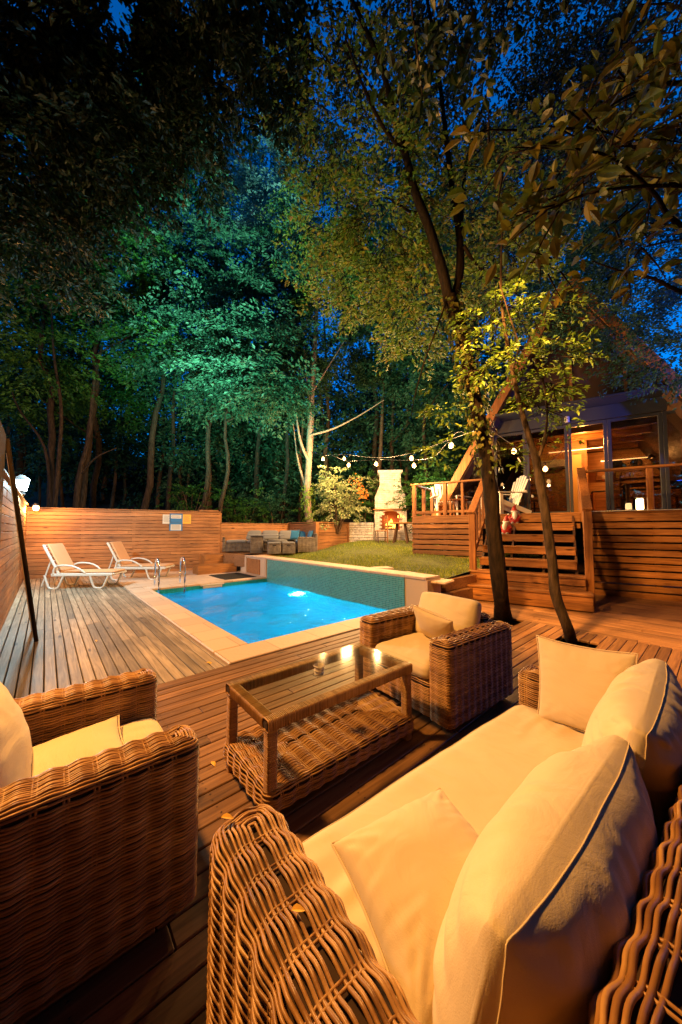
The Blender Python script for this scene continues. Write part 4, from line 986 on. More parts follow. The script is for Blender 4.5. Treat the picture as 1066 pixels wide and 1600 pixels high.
# ================================================================== TERRACE CORNER SOFA
t = thing('corner_sofa', 'grey wicker corner sofa on the terrace with light grey cushions', 'corner sofa', (-3.1, 12.35, .58), R(12))
kwg = dict(pitch=.02, P=.12, rad=.010, amp=.004, k=4, stakes=False)
gm_ = [M['wickg'], M['under']]
wick_part('base', t, [(2.6, .62, .04, .34, .2, .32, 0)], gm_, **kwg)
wick_part('backrest', t, [(2.7, .1, .04, .70, .2, .66, 0)], gm_, **kwg)
wick_part('arm', t, [(.66, .1, .04, .56, -1.15, .32, math.pi/2)], gm_, **kwg)
wick_part('base', t, [(1.0, .62, .04, .34, 1.75, -.20, math.pi/2)], gm_, **kwg)
wick_part('backrest', t, [(1.5, .1, .04, .68, 2.10, .0, math.pi/2)], gm_, **kwg)
wick_part('arm', t, [(.62, .1, .04, .56, 1.75, -.73, 0)], gm_, **kwg)
for i in range(3): cushion('seat_cushion', .72, .6, .11, M['greyfab'], t, (-.72+i*.74, .30, .40), puff=.01, n=8, wr=.002, piping=False)
cushion('seat_cushion', .6, .9, .11, M['bluefab'], t, (1.72, -.15, .40), puff=.01, n=8, wr=.002, piping=False)
for i in range(4): c = cushion('back_cushion', .60, .36, .13, M['greyfab'], t, (-.78+i*.64, .53, .62), (R(76), 0, 0), puff=.02, n=8, wr=.003, piping=False)
tp_ = Vector((-3.1, 12.35, .58)); ca, sa = math.cos(R(12)), math.sin(R(12))
def tl(x, y, z): return (tp_.x+x*ca-y*sa, tp_.y+x*sa+y*ca, tp_.z+z)
for i, (x, y, z, lab) in enumerate(((1.42, .44, .63, 'leftmost dark blue pillow in the corner of the terrace sofa'), (1.78, .40, .60, 'middle dark blue pillow in the corner of the terrace sofa'), (1.95, -.10, .62, 'blue pillow against the side back of the terrace sofa'))):
    o = pillow('blue_pillow', .40, .40, .13, M['bluefab'], tl(x, y, z), (R(72), 0, R(12)+(-.3 if i < 2 else -1.3)), n=12); tag(o, lab, 'pillow', 'blue pillows on the terrace sofa')
t = thing('terrace_table', 'grey wicker lounge table with a flat pale top before the corner sofa', 'table', tl(.25, -.45, 0), R(12))
wick_part('pedestal', t, [(.42, .5, .02, .60, -.22, 0, 0)], gm_, **kwg); MB().box((.12, 0, .63), (1.25, .62, .04), bev=.01).build('table_top', M['greyfab'], t)
for i, (x, lab) in enumerate(((.62, 'left of two grey wicker stools in front of the terrace table'), (1.10, 'right of two grey wicker stools in front of the terrace table'))):
    t = thing('wicker_stool', lab, 'stool', tl(x, -.98+i*.05, 0), R(14), 'grey wicker stools')
    wick_part('body', t, [(.44, .44, .02, .36, 0, 0, 0)], gm_, **kwg); MB().box((0, 0, .385), (.43, .43, .045), bev=.015).build('pad', M['greyfab'], t); MB().box((0, -.228, .30), (.12, .02, .035), bev=.008).build('handle_slot', M['black'], t)

# ================================================================== CABIN, DECK, STAIRS
CA = math.atan2(-.549, .836); O_ = Vector((4.27, 5.73, 0))
def Cw(x, y, z=0): return Vector((O_.x+.836*x+.549*y, O_.y-.549*x+.836*y, z))
DZ = 1.80
# stairs
t = thing('wooden_stairs', 'broad open timber stairs with handrails climbing to the cabin deck', 'stairs', O_, CA)
lev = [(.30, -.02, -2.17, .0), (.55, .34, -2.10, -.08)]
for i, (z, y, xa, xb) in enumerate(lev):
    mb = MB(); w_ = xb-xa; xc = (xa+xb)/2
    mb.box((xc, y+.20, z-.02), (w_, .44, .04), bev=.006); mb.box((xc, y+.012, z-.105), (w_-.02, .025, .12), bev=.004)
    if i == 0: mb.box((xc, y+.016, .08), (w_-.04, .025, .13), bev=.004); mb.box((xa+.02, y+.2, .14), (.03, .36, .26)); mb.box((xb-.02, y+.2, .14), (.03, .36, .26))
    else: mb.box((xa+.02, y+.2, z-.14), (.03, .36, .22)); mb.box((xb-.02, y+.2, z-.14), (.03, .36, .22)); mb.box((xc, y+.02, z-.215), (w_-.05, .02, .07))
    mb.build('step', M['red'], t)
for i, z in enumerate((.80, 1.05, 1.30, 1.55)):
    y = .70+i*.35; mb = MB(); mb.box((-1.07, y+.155, z-.02), (1.74, .33, .04), bev=.006); mb.box((-1.07, y+.012, z-.100), (1.74, .022, .12), bev=.004); mb.build('step', M['red'], t)
for x in (-1.93, -1.35, -.75, -.20):
    MB().prism([(.45, .3), (.75, .3), (2.06, 1.2), (2.06, 1.72), (1.9, 1.62)], x-.02, x+.02, axis='x').build('stringer', M['darkwood'], t)
for x in (-2.04, -.02):
    MB().box((x, .52, .88), (.13, .13, 1.74), bev=.008).build('newel', M['redz'], t)
    MB().box((x, 2.17, 2.18), (.13, .13, 1.20), bev=.008).build('newel', M['redz'], t)
    MB().bar((x, .42, 1.77), (x, 2.22, 2.80), .15, .045).build('handrail', M['redz'], t)
    mb = MB()
    for f in (.28, .5, .72): mb.bar((x, .52+1.65*f, .75+.95*f), (x, .52+1.65*f, 1.80+1.0*f), .05, .05)
    mb.build('baluster', M['redz'], t); MB().bar((x, .50, .82), (x, 2.15, 1.82), .05, .12).build('side_rail', M['red'], t)
# raised deck
t = thing('raised_deck', 'raised timber deck of the cabin with slatted skirting and post railing', 'deck', O_, CA)
mb = MB(); x0_, x1_ = -4.05, 5.5; y = 2.08
while y < 7.2: mb.box(((x0_+x1_)/2, y+.07, DZ-.02), (x1_-x0_, .135, .04), bev=.004); y += .142
mb.build('deck_floor', M['red'], t)
def slats(xa, xb, y, z0, nm='skirting', faces='x'):
    mb = MB(); g = random.Random(int(xa*10)); z = DZ-.05
    mb.box(((xa+xb)/2, y-.01, DZ-.13), (xb-xa, .03, .17), bev=.004); z = DZ-.25
    while z > z0:
        a = xa
        while a < xb-.01:
            b_ = min(a+g.uniform(1.5, 2.6), xb)
            if xb-b_ < .4: b_ = xb
            mb.box(((a+b_)/2, y+g.uniform(-.004, .004), z-.052), (b_-a-.005, .024, .115), bev=.004, rot=Matrix.Rotation(g.uniform(-.003, .003), 3, 'Y')); a = b_
        z -= .145
    mb.build(nm, M['red'], t)
slats(-4.0, -2.12, 2.10, .42); MB().box((-1.07, 2.085, DZ-.13), (2.0, .03, .17), bev=.004).box((-1.07, 2.10, DZ-.31), (2.0, .024, .11), bev=.004).build('skirting', M['red'], t); slats(-.03, 5.4, 2.10, .06)
mb = MB(); g = random.Random(2); z = DZ-.12
while z > .4: mb.box((-4.02, 3.7, z), (.024, 3.2, .115), bev=.004); z -= .145
mb.build('skirting', M['red'], t)
mb = MB()
for x in (-3.9, -3.1, -2.2, .05, 1.2, 2.4, 3.6, 4.8): mb.box((x, 2.17, .9), (.09, .09, 1.7))
mb.box((.7, 2.6, .5), (9.4, .02, 1.0)) if False else None
mb.build('support', M['darkwood'], t)
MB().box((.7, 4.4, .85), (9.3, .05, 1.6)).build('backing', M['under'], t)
for (x, y) in ((-3.97, 2.14), (-3.08, 2.14), (-2.62, 2.14), (-3.97, 2.95), (-3.97, 3.75), (1.13, 2.14), (2.35, 2.14), (3.6, 2.14)):
    MB().box((x, y, DZ+.44), (.10, .10, .88) if x not in (-2.62,) else (.07, .07, .88), bev=.008).build('railing_post', M['redz'], t)
for a, b_ in (((-4.06, 2.14, DZ+.905), (-2.1, 2.14, DZ+.905)), ((-3.97, 2.2, DZ+.900), (-3.97, 4.4, DZ+.900)), ((-.06, 2.14, DZ+.905), (5.2, 2.14, DZ+.905))):
    MB().bar(a, b_, .14, .045).build('handrail', M['red'], t)
for a, b_ in (((-3.92, 2.14, DZ+.10), (-2.1, 2.14, DZ+.10)), ((-3.97, 2.2, DZ+.10), (-3.97, 4.4, DZ+.10))):
    MB().bar(a, b_, .05, .07).build('lower_rail', M['red'], t)
MB().box((2.6, 2.09, DZ+.005), (5.1, .10, .012), bev=.003).build('edge_trim', M['paint'], t)

# cabin
t = thing('cabin', 'A-frame timber cabin with dark steep roof and glazed front', 'cabin', O_, CA)
ax, az, hw_, gy = -.10, 7.65, 3.42, 3.5      # apex, half width at deck, glass line
sl = hw_/(az-DZ)
roofm = simple('dark_roof', (.045, .045, .055), .6, bump=.3, var=.3)
for s in (-1, 1):
    # roof slab: outside skin, timber soffit inside
    ang = math.atan2(az-DZ, hw_); L = math.hypot(hw_+.12, az-DZ+.2)
    def rp(u, d): return (ax+s*(hw_+.12-u*math.cos(ang))+s*d*math.sin(ang), DZ-.2+u*math.sin(ang)+d*math.cos(ang))
    poly = [rp(0, .02), rp(L, .02), rp(L, .16), rp(0, .16)]
    o = MB().prism(poly, 2.85, 9.2).build('roof', roofm, t); fixn(o)
    poly = [rp(0, -.10), rp(L, -.10), rp(L, .015), rp(0, .015)]
    o = MB().prism(poly, 2.87, 9.18).build('soffit', M['darkwood'], t); fixn(o)
    poly = [rp(0, -.06), rp(L, -.06), rp(L, .165), rp(0, .165)]
    o = MB().prism(poly, 2.80, 2.845).build('bargeboard', M['redz'], t); fixn(o)
def hwz(z): return (az-z)*sl
bz = 4.18
MB().box((ax, 3.46, bz+.17), (2*hwz(bz+.34)-.06, .16, .34), bev=.006).build('front_beam', M['grey_metal'], t)
MB().box((ax, 3.1, bz+.36), (2*hwz(bz+.4)-.08, .78, .04), bev=.006).build('canopy', M['grey_metal'], t)
# gable above: dark boards with glazing bars
z = bz+.36; o = MB().prism([(ax-hwz(z)+.16, z), (ax+hwz(z)-.16, z), (ax+.02, az-.3), (ax-.02, az-.3)], 3.50, 3.55).build('gable', simple('gable_boards', (.05, .022, .014), .6, bump=.3), t); fixn(o)
mb = MB()
for x in (-1.1, 0, 1.1): mb.bar((ax+x, 3.47, bz+.36), (ax+x, 3.47, az-.35-abs(x)*1.72), .06, .08)
for s in (-1, 1): mb.bar((ax+s*(hwz(bz)-.15), 3.46, bz+.36), (ax+s*.08, 3.46, az-.35), .08, .14, up=(0, 1, 0))
mb.build('gable_frame', M['redz'], t)
wg = clearglass('window_glass', (.48, .47, .46), .10, .9)
def win(xa, xb, door=False):
    zt = bz-.01; f = .07
    mb = MB()
    mb.box((xa+f/2, gy, (DZ+zt)/2), (f, .10, zt-DZ), bev=.004); mb.box((xb-f/2, gy, (DZ+zt)/2), (f, .10, zt-DZ), bev=.004)
    mb.box(((xa+xb)/2, gy, zt-f/2), (xb-xa-2*f, .10, f), bev=.004)
    if not door: mb.box(((xa+xb)/2, gy, DZ+.045), (xb-xa-2*f, .10, .09), bev=.004)
    o = mb.build('door_frame' if door else 'window', M['grey_metal'], t)
    if not door: MB().box(((xa+xb)/2, gy, (DZ+zt)/2), (xb-xa-2*f+.01, .012, zt-DZ-.12)).build('pane', wg, o)
win(-1.25, -.36); win(-.35, .0) if False else None
xs = [(-2.02, -1.20, 0), (-1.19, -.22, 0), (-.21, .60, 1), (.61, 1.62, 0), (1.63, 2.35, 0)]
bpy.data.objects.remove([o for o in t.children if o.name.startswith('window')][0].children[0]); bpy.data.objects.remove([o for o in t.children if o.name.startswith('window')][0])
for (a, b_, d_) in xs: win(a, b_, bool(d_))
for s in (-1, 1):
    xa = ax+s*(2.0 if s < 0 else 2.47); xo = ax+s*(hwz(DZ)-.05); zt = bz-.02
    o = MB().prism([(xa, DZ+.02), (xo, DZ+.02), (ax+s*(hwz(zt)-.02) if s < 0 and hwz(zt) > 2.0 else xa, zt if hwz(zt) > 2 else az-abs(xa-ax)/sl)], gy-.006, gy+.006).build('side_pane', wg, t); fixn(o)
# interior
MB().box((ax, 6.3, DZ+.01), (6.3, 5.4, .03)).build('floor', M['pine'], t)
z2 = 6.2; o = MB().prism([(ax-hwz(DZ)+.16, DZ+.03), (ax+hwz(DZ)-.16, DZ+.03), (ax, az-.25)], 8.9, 8.95).build('back_wall', M['pine'], t); fixn(o)
MB().box((ax, 6.6, 4.36), (2*hwz(4.3)-.3, 4.6, .10)).build('loft_floor', M['pine'], t)
mb = MB()
for y in (4.4, 5.4, 6.4, 7.4): mb.box((ax, y, 4.22), (2*hwz(4.2)-.3, .12, .16), bev=.01)
mb.build('ceiling_beam', M['red'], t)
MB().box((.25, 7.3, DZ+1.25), (.12, 3.1, 2.4)).box((-.55, 5.8, DZ+1.25), (1.55, .10, 2.4)).build('inner_wall', M['pine'], t)
MB().box((-.05+.0, 5.73, DZ+1.0), (.42, .03, 1.95), bev=.005).build('inner_door', simple('yellow_door', (.75, .50, .16), .5), t)
o = MB().box((-.62, 5.62, DZ+1.72), (.75, .2, .26), bev=.03).build('air_conditioner', M['white'], loc=O_, rot=(0, 0, CA)); tag(o, 'white wall air conditioner inside the cabin above the yellow door', 'air conditioner')
M['led'] = emit('led_strip', (1, .50, .16), 9)
MB().box((.0, 5.70, DZ+2.12), (1.4, .03, .02)).box((1.75, 7.6, DZ+2.0), (1.9, .03, .025)).box((-1.5, 5.2, DZ+1.85), (.03, 1.2, .02)).build('led_strip', M['led'], t)
MB().box((1.75, 7.75, DZ+1.2), (3.0, .08, 2.3)).build('kitchen_wall', M['pine'], t)
# kitchen: counter, shelf, bottles, plates
k = thing('kitchen_counter', 'wooden kitchen counter with a dark worktop behind the cabin window', 'counter', Cw(1.6, 7.3, DZ+.03), CA)
MB().box((0, 0, .42), (2.2, .6, .84), bev=.006).build('cabinet', M['pine'], k); MB().box((0, -.01, .86), (2.26, .64, .04), bev=.006).build('worktop', M['iron'], k)
for x in (-.8, -.25, .3, .85): MB().box((x, -.31, .42), (.5, .02, .74), bev=.006).build('cabinet_door', M['red'], k)
k = thing('wall_shelf', 'wooden wall shelf above the kitchen counter holding jars', 'shelf', Cw(1.6, 7.6, DZ+1.35), CA)
MB().box((0, 0, 0), (1.9, .22, .03)).box((0, 0, .35), (1.9, .22, .03)).build('board', M['red'], k)
MB().box((-.93, 0, .17), (.03, .2, .33)).box((.93, 0, .17), (.03, .2, .33)).build('bracket', M['red'], k)
for i in range(9):
    c = [(.6, .5, .4), (.2, .1, .05), (.5, .45, .1), (.1, .2, .1)][i % 4]; hh = .14+.03*(i % 3)
    o = MB().lathe([(0, 0), (.04, 0), (.045, .01), (.045, hh*.7), (.02, hh*.85), (.02, hh), (0, hh)], k=10).build('jar', simple('jar_glaze', c, .3), smooth=True, loc=Cw(.85+.19*i, 7.58, DZ+1.37+(.35 if i % 2 else 0)))
    tag(o, 'small jar standing on the kitchen shelf inside the cabin', 'jar', 'jars on the kitchen shelf')
for i, x in enumerate((1.25, 1.75)):
    o = MB().lathe([(0, .0), (.15, .0), (.16, .02), (.10, .02), (0, .012)], k=20).build('wall_plate', M['iron'], loc=Cw(x, 7.68, DZ+1.85+.0), rot=(R(90), 0, CA)); tag(o, ['left dark round plate hung on the kitchen wall', 'right dark round plate hung on the kitchen wall'][i], 'plate', 'plates on the kitchen wall')
# table, lantern and chair behind the window
k = thing('dining_table', 'dark dining table just behind the right cabin window', 'table', Cw(1.6, 4.3, DZ+.03), CA)
MB().box((0, 0, .73), (1.3, .7, .04), bev=.006).build('table_top', M['darkwood'], k)
for x in (-.58, .58):
    for y in (-.28, .28): MB().box((x, y, .355), (.06, .06, .71), bev=.004).build('leg', M['darkwood'], k)
k = thing('candle_lantern', 'small glowing candle lantern on the deck edge before the right window', 'lantern', Cw(1.05, 2.75, DZ+.01), CA)
MB().box((0, 0, .02), (.16, .16, .03), bev=.004).box((0, 0, .31), (.17, .17, .02), bev=.004).build('frame', M['iron'], k); MB().box((0, 0, .16), (.12, .12, .25), bev=.02).build('glass', M['warmglass'], k); MB().tube([(-.06, 0, .32), (-.04, 0, .42), (.04, 0, .42), (.06, 0, .32)], .006, 6).build('handle', M['iron'], k)
for i, (x, y, rz, lab) in enumerate(((-1.0, 4.5, .5, 'chair seen through the cabin glass left of the door'), (1.0, 4.9, 2.2, 'chair behind the right cabin window beside the dining table'), (2.1, 4.7, -2.4, 'chair at the far end of the dining table in the cabin'))):
    p = Cw(x, y, DZ+.03); q = rustic_chair(lab, p, CA+rz); q['group'] = 'chairs inside the cabin'
k = thing('curtain', 'gathered cream curtain at the far right of the cabin front', 'curtain', Cw(2.15, 3.75, DZ+.03), CA)
a = np.linspace(0, 1, 40); mb = MB(); Zs = np.linspace(0, 1, 12)
v = np.array([[(-.0+(.55-.35*math.sin(math.pi*zz*.5+.4)**4)*u-.1, .04*math.sin(u*34)*(1-.3*zz), 2.15*zz) for u in a] for zz in Zs]); mb.add(v, gridq(12, 40)); mb.build('cloth', fabric('curtain_cloth', (.55, .42, .25)), k, True); MB().tube([(-.2, 0, 2.17), (.6, 0, 2.17)], .015, 8).build('rail', M['iron'], k)
k = thing('pendant_lamp', 'small pendant lamp hanging above the kitchen counter', 'lamp', Cw(1.95, 6.6, DZ+1.9), CA)
MB().lathe([(0, .0), (.03, .0), (.12, -.10), (.125, -.11), (.02, .02), (0, .02)], k=16).build('shade', M['iron'], k); MB().lathe([(0, -.11), (.03, -.08), (.03, -.04), (0, -.03)], k=10).build('bulb', M['bulb'], k, True); MB().tube([(0, 0, 0), (0, 0, .4)], .004, 5).build('cord', M['iron'], k)
lamp('kitchen_light', Cw(1.8, 6.4, DZ+1.6), (1, .40, .09), 55, .08)
lamp('hall_light', Cw(.15, 4.9, DZ+2.1), (1, .38, .08), 85, .08)
lamp('left_room_light', Cw(-1.5, 5.0, DZ+1.9), (1, .40, .12), 16, .08)
k = MB().lathe([(0, 0), (.045, .0), (.06, .03), (.06, .13), (.04, .16), (0, .17)], k=14).build('entrance_camera', M['white'], smooth=True, loc=Cw(-.22, 3.32, bz+.02), rot=(.2, 0, CA)); tag(k, 'small white dome fitting under the grey beam by the cabin door', 'camera')

# adirondack chairs on the deck
def adirondack(label, x, y, rz):
    t = thing('deck_chair', label, 'garden chair', Cw(x, y, DZ+.01), CA+rz, 'slatted white garden chairs on the deck')
    for s in (-1, 1):
        MB().box((s*.28, -.35, .28), (.04, .09, .56), bev=.006).build('leg', M['paint'], t)
        MB().bar((s*.25, -.36, .36), (s*.25, .48, .04), .03, .12).build('side_rail', M['paint'], t)
        MB().bar((s*.31, -.44, .58), (s*.31, .32, .58), .13, .025).build('armrest', M['paint'], t)
    mb = MB()
    for i in range(6): f = i/5; mb.box((0, -.36+f*.5, .39-f*.17), (.54, .085, .02), rot=Matrix.Rotation(-.33, 3, 'X'), bev=.004)
    mb.build('seat', M['paint'], t); mb = MB()
    for i in range(6):
        u = (i-2.5)*.092; h = .86-.9*u*u*3; mb.bar((u*.85, .13, .22), (u*1.25, .13+.36*h, .22+h), .075, .02, up=(0, -1, .3))
    mb.bar((-.24, .21, .36), (.24, .21, .36), .02, .07); mb.bar((-.27, .36, .62), (.27, .36, .62), .02, .06)
    mb.build('backrest', M['paint'], t); return t
ad = adirondack('white slatted garden chair at the left corner of the raised deck', -3.35, 3.0, .5)
dup(ad, 'white slatted garden chair behind the top left stair post', Cw(-1.62, 2.95, DZ+.01), CA-.9)
dup(ad, 'slatted garden chair between the two others, half behind the thick trunk', Cw(-2.45, 3.35, DZ+.01), CA-.3)
k = thing('side_table', 'small slatted wooden side table between the garden chairs', 'side table', Cw(-2.85, 2.65, DZ+.01), CA)
mb = MB(); [mb.box((0, -.18+i*.09, .45), (.44, .08, .02), bev=.003) for i in range(5)]; mb.build('table_top', M['redz'], k)
for x in (-.18, .18):
    for y in (-.18, .18): MB().box((x, y, .22), (.04, .04, .44), bev=.004).build('leg', M['redz'], k)
# lamp on the deck corner
p = Cw(-3.75, 3.75, DZ+.93); k = thing('deck_lantern', 'small cold white lantern on the rail above the left garden chair', 'lantern', p, CA)
MB().lathe([(0, 0), (.05, 0), (.05, .015), (0, .02)], k=12).build('base', M['iron'], k); MB().lathe([(0, .02), (.045, .03), (.055, .08), (.045, .13), (0, .14)], k=12).build('glass', M['lampglass'], k, True); MB().lathe([(0, .14), (.07, .14), (.02, .18), (0, .18)], k=12).build('cap', M['iron'], k)
lamp('deck_lantern_light', p+Vector((-.05, .0, .30)), (.6, 1, .85), 90, .05)
# blue reflection under the right railing, made as a glowing strip
k = MB().box((3.3, 2.20, DZ+.868), (2.4, .02, .012)).build('blue_reflection_strip', emit('blue_reflection', (.02, .12, 1), 14), loc=O_, rot=(0, 0, CA)); tag(k, 'thin glowing strip standing for a blue reflection under the right deck handrail', 'light strip')
lamp('added_blue_light', Cw(3.2, 2.6, DZ+.7), (.02, .12, 1), 9, .1)  # added light that spreads the strip's blue onto the cabin front

# garden gnomes on the stairs
M['gred'] = simple('gnome_red', (.42, .03, .02), .5); M['gwhite'] = simple('gnome_beard', (.8, .76, .70), .7, bump=.5); M['gskin'] = simple('gnome_skin', (.62, .33, .22), .5); M['ggrey'] = simple('gnome_grey', (.25, .22, .2), .6)
def gnome(label, p, s, rz):
    t = thing('garden_gnome', label, 'gnome', p, rz, 'garden gnomes on the stairs'); t.scale = (s, s, s)
    MB().lathe([(0, 0), (.10, 0), (.13, .03), (.145, .12), (.12, .22), (.08, .28), (0, .30)], k=16).build('body', M['gred'], t, True)
    for x in (-.06, .06): MB().lathe([(0, 0), (.05, 0), (.055, .03), (.03, .06), (0, .065)], (x, -.09, 0), 10).build('boot', M['ggrey'], t, True)
    MB().lathe([(0, .25), (.06, .27), (.085, .33), (.07, .39), (0, .42)], k=14).build('head', M['gskin'], t, True)
    MB().lathe([(0, -.02), (.02, -.015), (.022, .0), (.015, .018), (0, .02)], (0, -.085, .345), 8).build('nose', M['gskin'], t, True)
    v = MB().tube([(0, -.06, .34), (0, -.105, .27), (0, -.12, .18), (0, -.11, .10)], [.055, .075, .055, .01], 10); v.build('beard', M['gwhite'], t, True)
    for x in (-1, 1): MB().tube([(x*.10, 0, .26), (x*.15, -.03, .19), (x*.10, -.10, .15)], [.035, .04, .028], 8).build('arm', M['gred'], t, True)
    MB().lathe([(0, .36), (.10, .36), (.105, .385), (.10, .40), (0, .40)], k=14).build('hat_brim', M['gwhite'], t, True)
    MB().tube([(0, 0, .39), (0, .01, .47), (.01, .02, .54), (.05, .03, .60)], [.095, .07, .04, .012], 12).build('hat', M['gred'], t, True)
    MB().lathe([(0, -.025), (.02, -.02), (.027, 0), (.02, .02), (0, .025)], (.055, .03, .61), 8).build('bobble', M['gwhite'], t, True)
    return t
g1 = gnome('lower red and white garden gnome on the left side of the stairs', Cw(-1.50, 1.55, 1.30), .76, CA-.3)
g2 = dup(g1, 'upper garden gnome, one step above the other by the stair post', Cw(-1.36, 1.88, 1.55), CA+.2)

# ------------------------------------------------------------------ festoon lights
def cable(name, label, pts, grp):
    P = smooth_path(pts, 8); o = MB().tube(P, .007, 5, cap=False).build(name, M['iron'], smooth=True); tag(o, label, 'cable', grp)
def bulb(label, p, power=9):
    t = thing('festoon_bulb', label, 'bulb', p, 0, 'warm festoon bulbs strung over the lawn')
    MB().lathe([(0, 0), (.02, 0), (.022, -.06), (.017, -.07), (0, -.07)], k=10).build('socket', M['iron'], t, True)
    MB().lathe([(.012, -.065), (.038, -.095), (.056, -.135), (.044, -.18), (.0, -.20)], k=12).build('globe', M['bulb'], t, True)
    l = lamp('bulb_light', Vector(p)-Vector((0, 0, .26)), (1, .55, .20), power, .045)
bl = [(505, 718, 12.6, 'leftmost festoon bulb, beside the pale bare trunk'), (538, 718, 12.0, 'upper bulb of the pair above the variegated bush'), (545, 727, 11.0, 'lower bulb of the pair above the variegated bush'), (588, 725, 10.4, 'festoon bulb just left of the chimney top'), (643, 715, 8.8, 'upper bulb of the pair right of the chimney'), (647, 727, 9.8, 'lower bulb of the pair right of the chimney'), (705, 693, 6.9, 'festoon bulb left of the thick leafy trunk'), (757, 683, 5.15, 'festoon bulb in front of the thick leafy trunk'), (803, 703, 7.6, 'festoon bulb before the left cabin glass'), (852, 731, 8.0, 'small festoon bulb behind the slim forked tree')]
pos = [at(a, b_-7, d=d_) for a, b_, d_, _ in bl]
for i, (q, p) in enumerate(zip(bl, pos)): bulb(q[3], p, (380 if i < 6 else 42) if i < 8 else 5)
cable('festoon_cable', 'upper festoon cable running from the bare tree to the thick trunk', [at(482, 704, d=13.2), pos[0], pos[1]+Vector((0, 0, .02)), pos[3]+Vector((.1, .2, .1)), pos[4], pos[6], pos[7]+Vector((.05, .12, .12))], 'festoon cables')
cable('festoon_cable', 'lower festoon cable sagging over the lawn towards the cabin', [at(520, 712, d=13), pos[2], pos[3], pos[5]+Vector((0, 0, .02)), at(680, 712, d=8.3), pos[6]+Vector((.1, 0, .12)), at(735, 680, d=6.0)], 'festoon cables')
cable('festoon_cable', 'festoon cable from the thick trunk to the cabin front', [pos[7]+Vector((.08, .15, .15)), pos[8], pos[9], at(892, 690, d=8.3)], 'festoon cables')
# ================================================================== TREES
def crown_obj(t, fn, m, name='crown'):
    mb = MB(); tw = MB(); fn(mb, tw); o = mb.build(name, m, t)
    if tw.V: tw.build('twigs', M['barkd'], t, True)
    return o
# --- thick tree growing through the deck
t = thing('big_tree', 'thick dark forked tree growing up through the deck behind the far armchair', 'tree')
pd = lambda px, py, d: tuple(at(px, py, d=d))
P1 = smooth_path([at(787, 972, -.1), pd(783, 930, 5.15), pd(772, 830, 5.1), pd(768, 775, 5.1), pd(757, 700, 5.1), pd(745, 640, 5.05), pd(733, 580, 5.0), pd(716, 510, 5.0), pd(702, 465, 5.0)], 5)
r1 = np.interp(np.linspace(0, 1, len(P1)), [0, .1, .4, .7, 1], [.14, .115, .10, .095, .115])
mb = MB(); rough_tube(mb, P1, r1, 16, .13, 1); 
for pts, rr in (([pd(702, 470, 5.0), pd(692, 425, 5.0), pd(668, 350, 4.9), pd(648, 300, 4.8), pd(633, 240, 4.7), pd(615, 180, 4.6), pd(598, 110, 4.5), pd(560, 20, 4.4), pd(520, -60, 4.4)], (.085, .02)),
                ([pd(706, 478, 5.02), pd(718, 430, 5.1), pd(718, 370, 5.2), pd(708, 300, 5.2), pd(700, 240, 5.1), pd(690, 150, 5.0), pd(678, 60, 4.9), pd(660, -40, 4.8)], (.07, .02)),
                ([pd(725, 385, 5.1), pd(742, 410, 5.2), pd(765, 430, 5.4), pd(800, 440, 5.8)], (.03, .012)),
                ([pd(720, 360, 5.2), pd(730, 250, 5.6), pd(760, 150, 6.0), pd(790, 60, 6.4)], (.035, .012)),
                ([pd(660, 330, 4.9), pd(640, 330, 5.4), pd(590, 300, 6.2), pd(540, 290, 6.8)], (.03, .01)),
                ([pd(633, 240, 4.7), pd(600, 200, 4.2), pd(570, 140, 3.8), pd(540, 60, 3.4)], (.03, .01)),
                ([pd(612, 170, 4.6), pd(590, 150, 5), pd(555, 100, 5.5), pd(520, 60, 6)], (.025, .01)),
                ([pd(698, 470, 4.95), pd(680, 520, 4.7), pd(665, 560, 4.6), pd(648, 620, 4.5), pd(643, 650, 4.5)], (.014, .005))):
    Q = smooth_path(pts, 5); rough_tube(mb, Q, np.linspace(rr[0], rr[1], len(Q)), 9, .12, len(pts))
trunk = mb.build('trunk', M['barkd'], t, True)
# brown climbing leaves on the trunk
mb = MB(); g = np.random.default_rng(9); k = 620; s = g.uniform(.45, 1.0, k)*(len(P1)-1); i = s.astype(int); c = P1[i]; a = g.uniform(0, 6.28, k)
rad = np.interp(s/(len(P1)-1), [0, 1], [.15, .13])*g.uniform(1.0, 1.5, k); pos_ = c+np.column_stack([np.cos(a)*rad, np.sin(a)*rad, g.normal(0, .05, k)])
leaf_mesh(mb, pos_, np.column_stack([np.cos(a), np.sin(a), g.uniform(0, .8, k)]), np.column_stack([g.normal(0, .6, k), g.normal(0, .6, k), -np.ones(k)]), g.uniform(.05, .11, k), .7)
mb.build('climbing_leaves', M['lf_brown'], t)
def big_crown(mb, tw):
    for (px, py, d, r, ncl, sd) in ((600, 330, 5.6, (1.0, 1.0, 1.0), 150, 1), (560, 430, 6.6, (1.0, 1.0, .8), 120, 2), (650, 470, 6.2, (.9, .9, .6), 90, 3), (690, 330, 5.8, (1.0, .9, 1.1), 100, 4), (560, 180, 5.6, (1.2, 1.1, 1.2), 90, 5), (760, 330, 6.2, (1.0, .9, 1.1), 120, 6), (800, 420, 6.4, (.8, .8, .8), 90, 7), (640, 540, 6.2, (.5, .5, .25), 30, 8), (520, 350, 7.4, (1, 1, 1), 80, 9)):
        sprays(mb, pd(px, py, d), r, int(ncl*.72), 36, .088, .55, sd, twig=tw)
crown_obj(t, big_crown, M['lf_mix'])
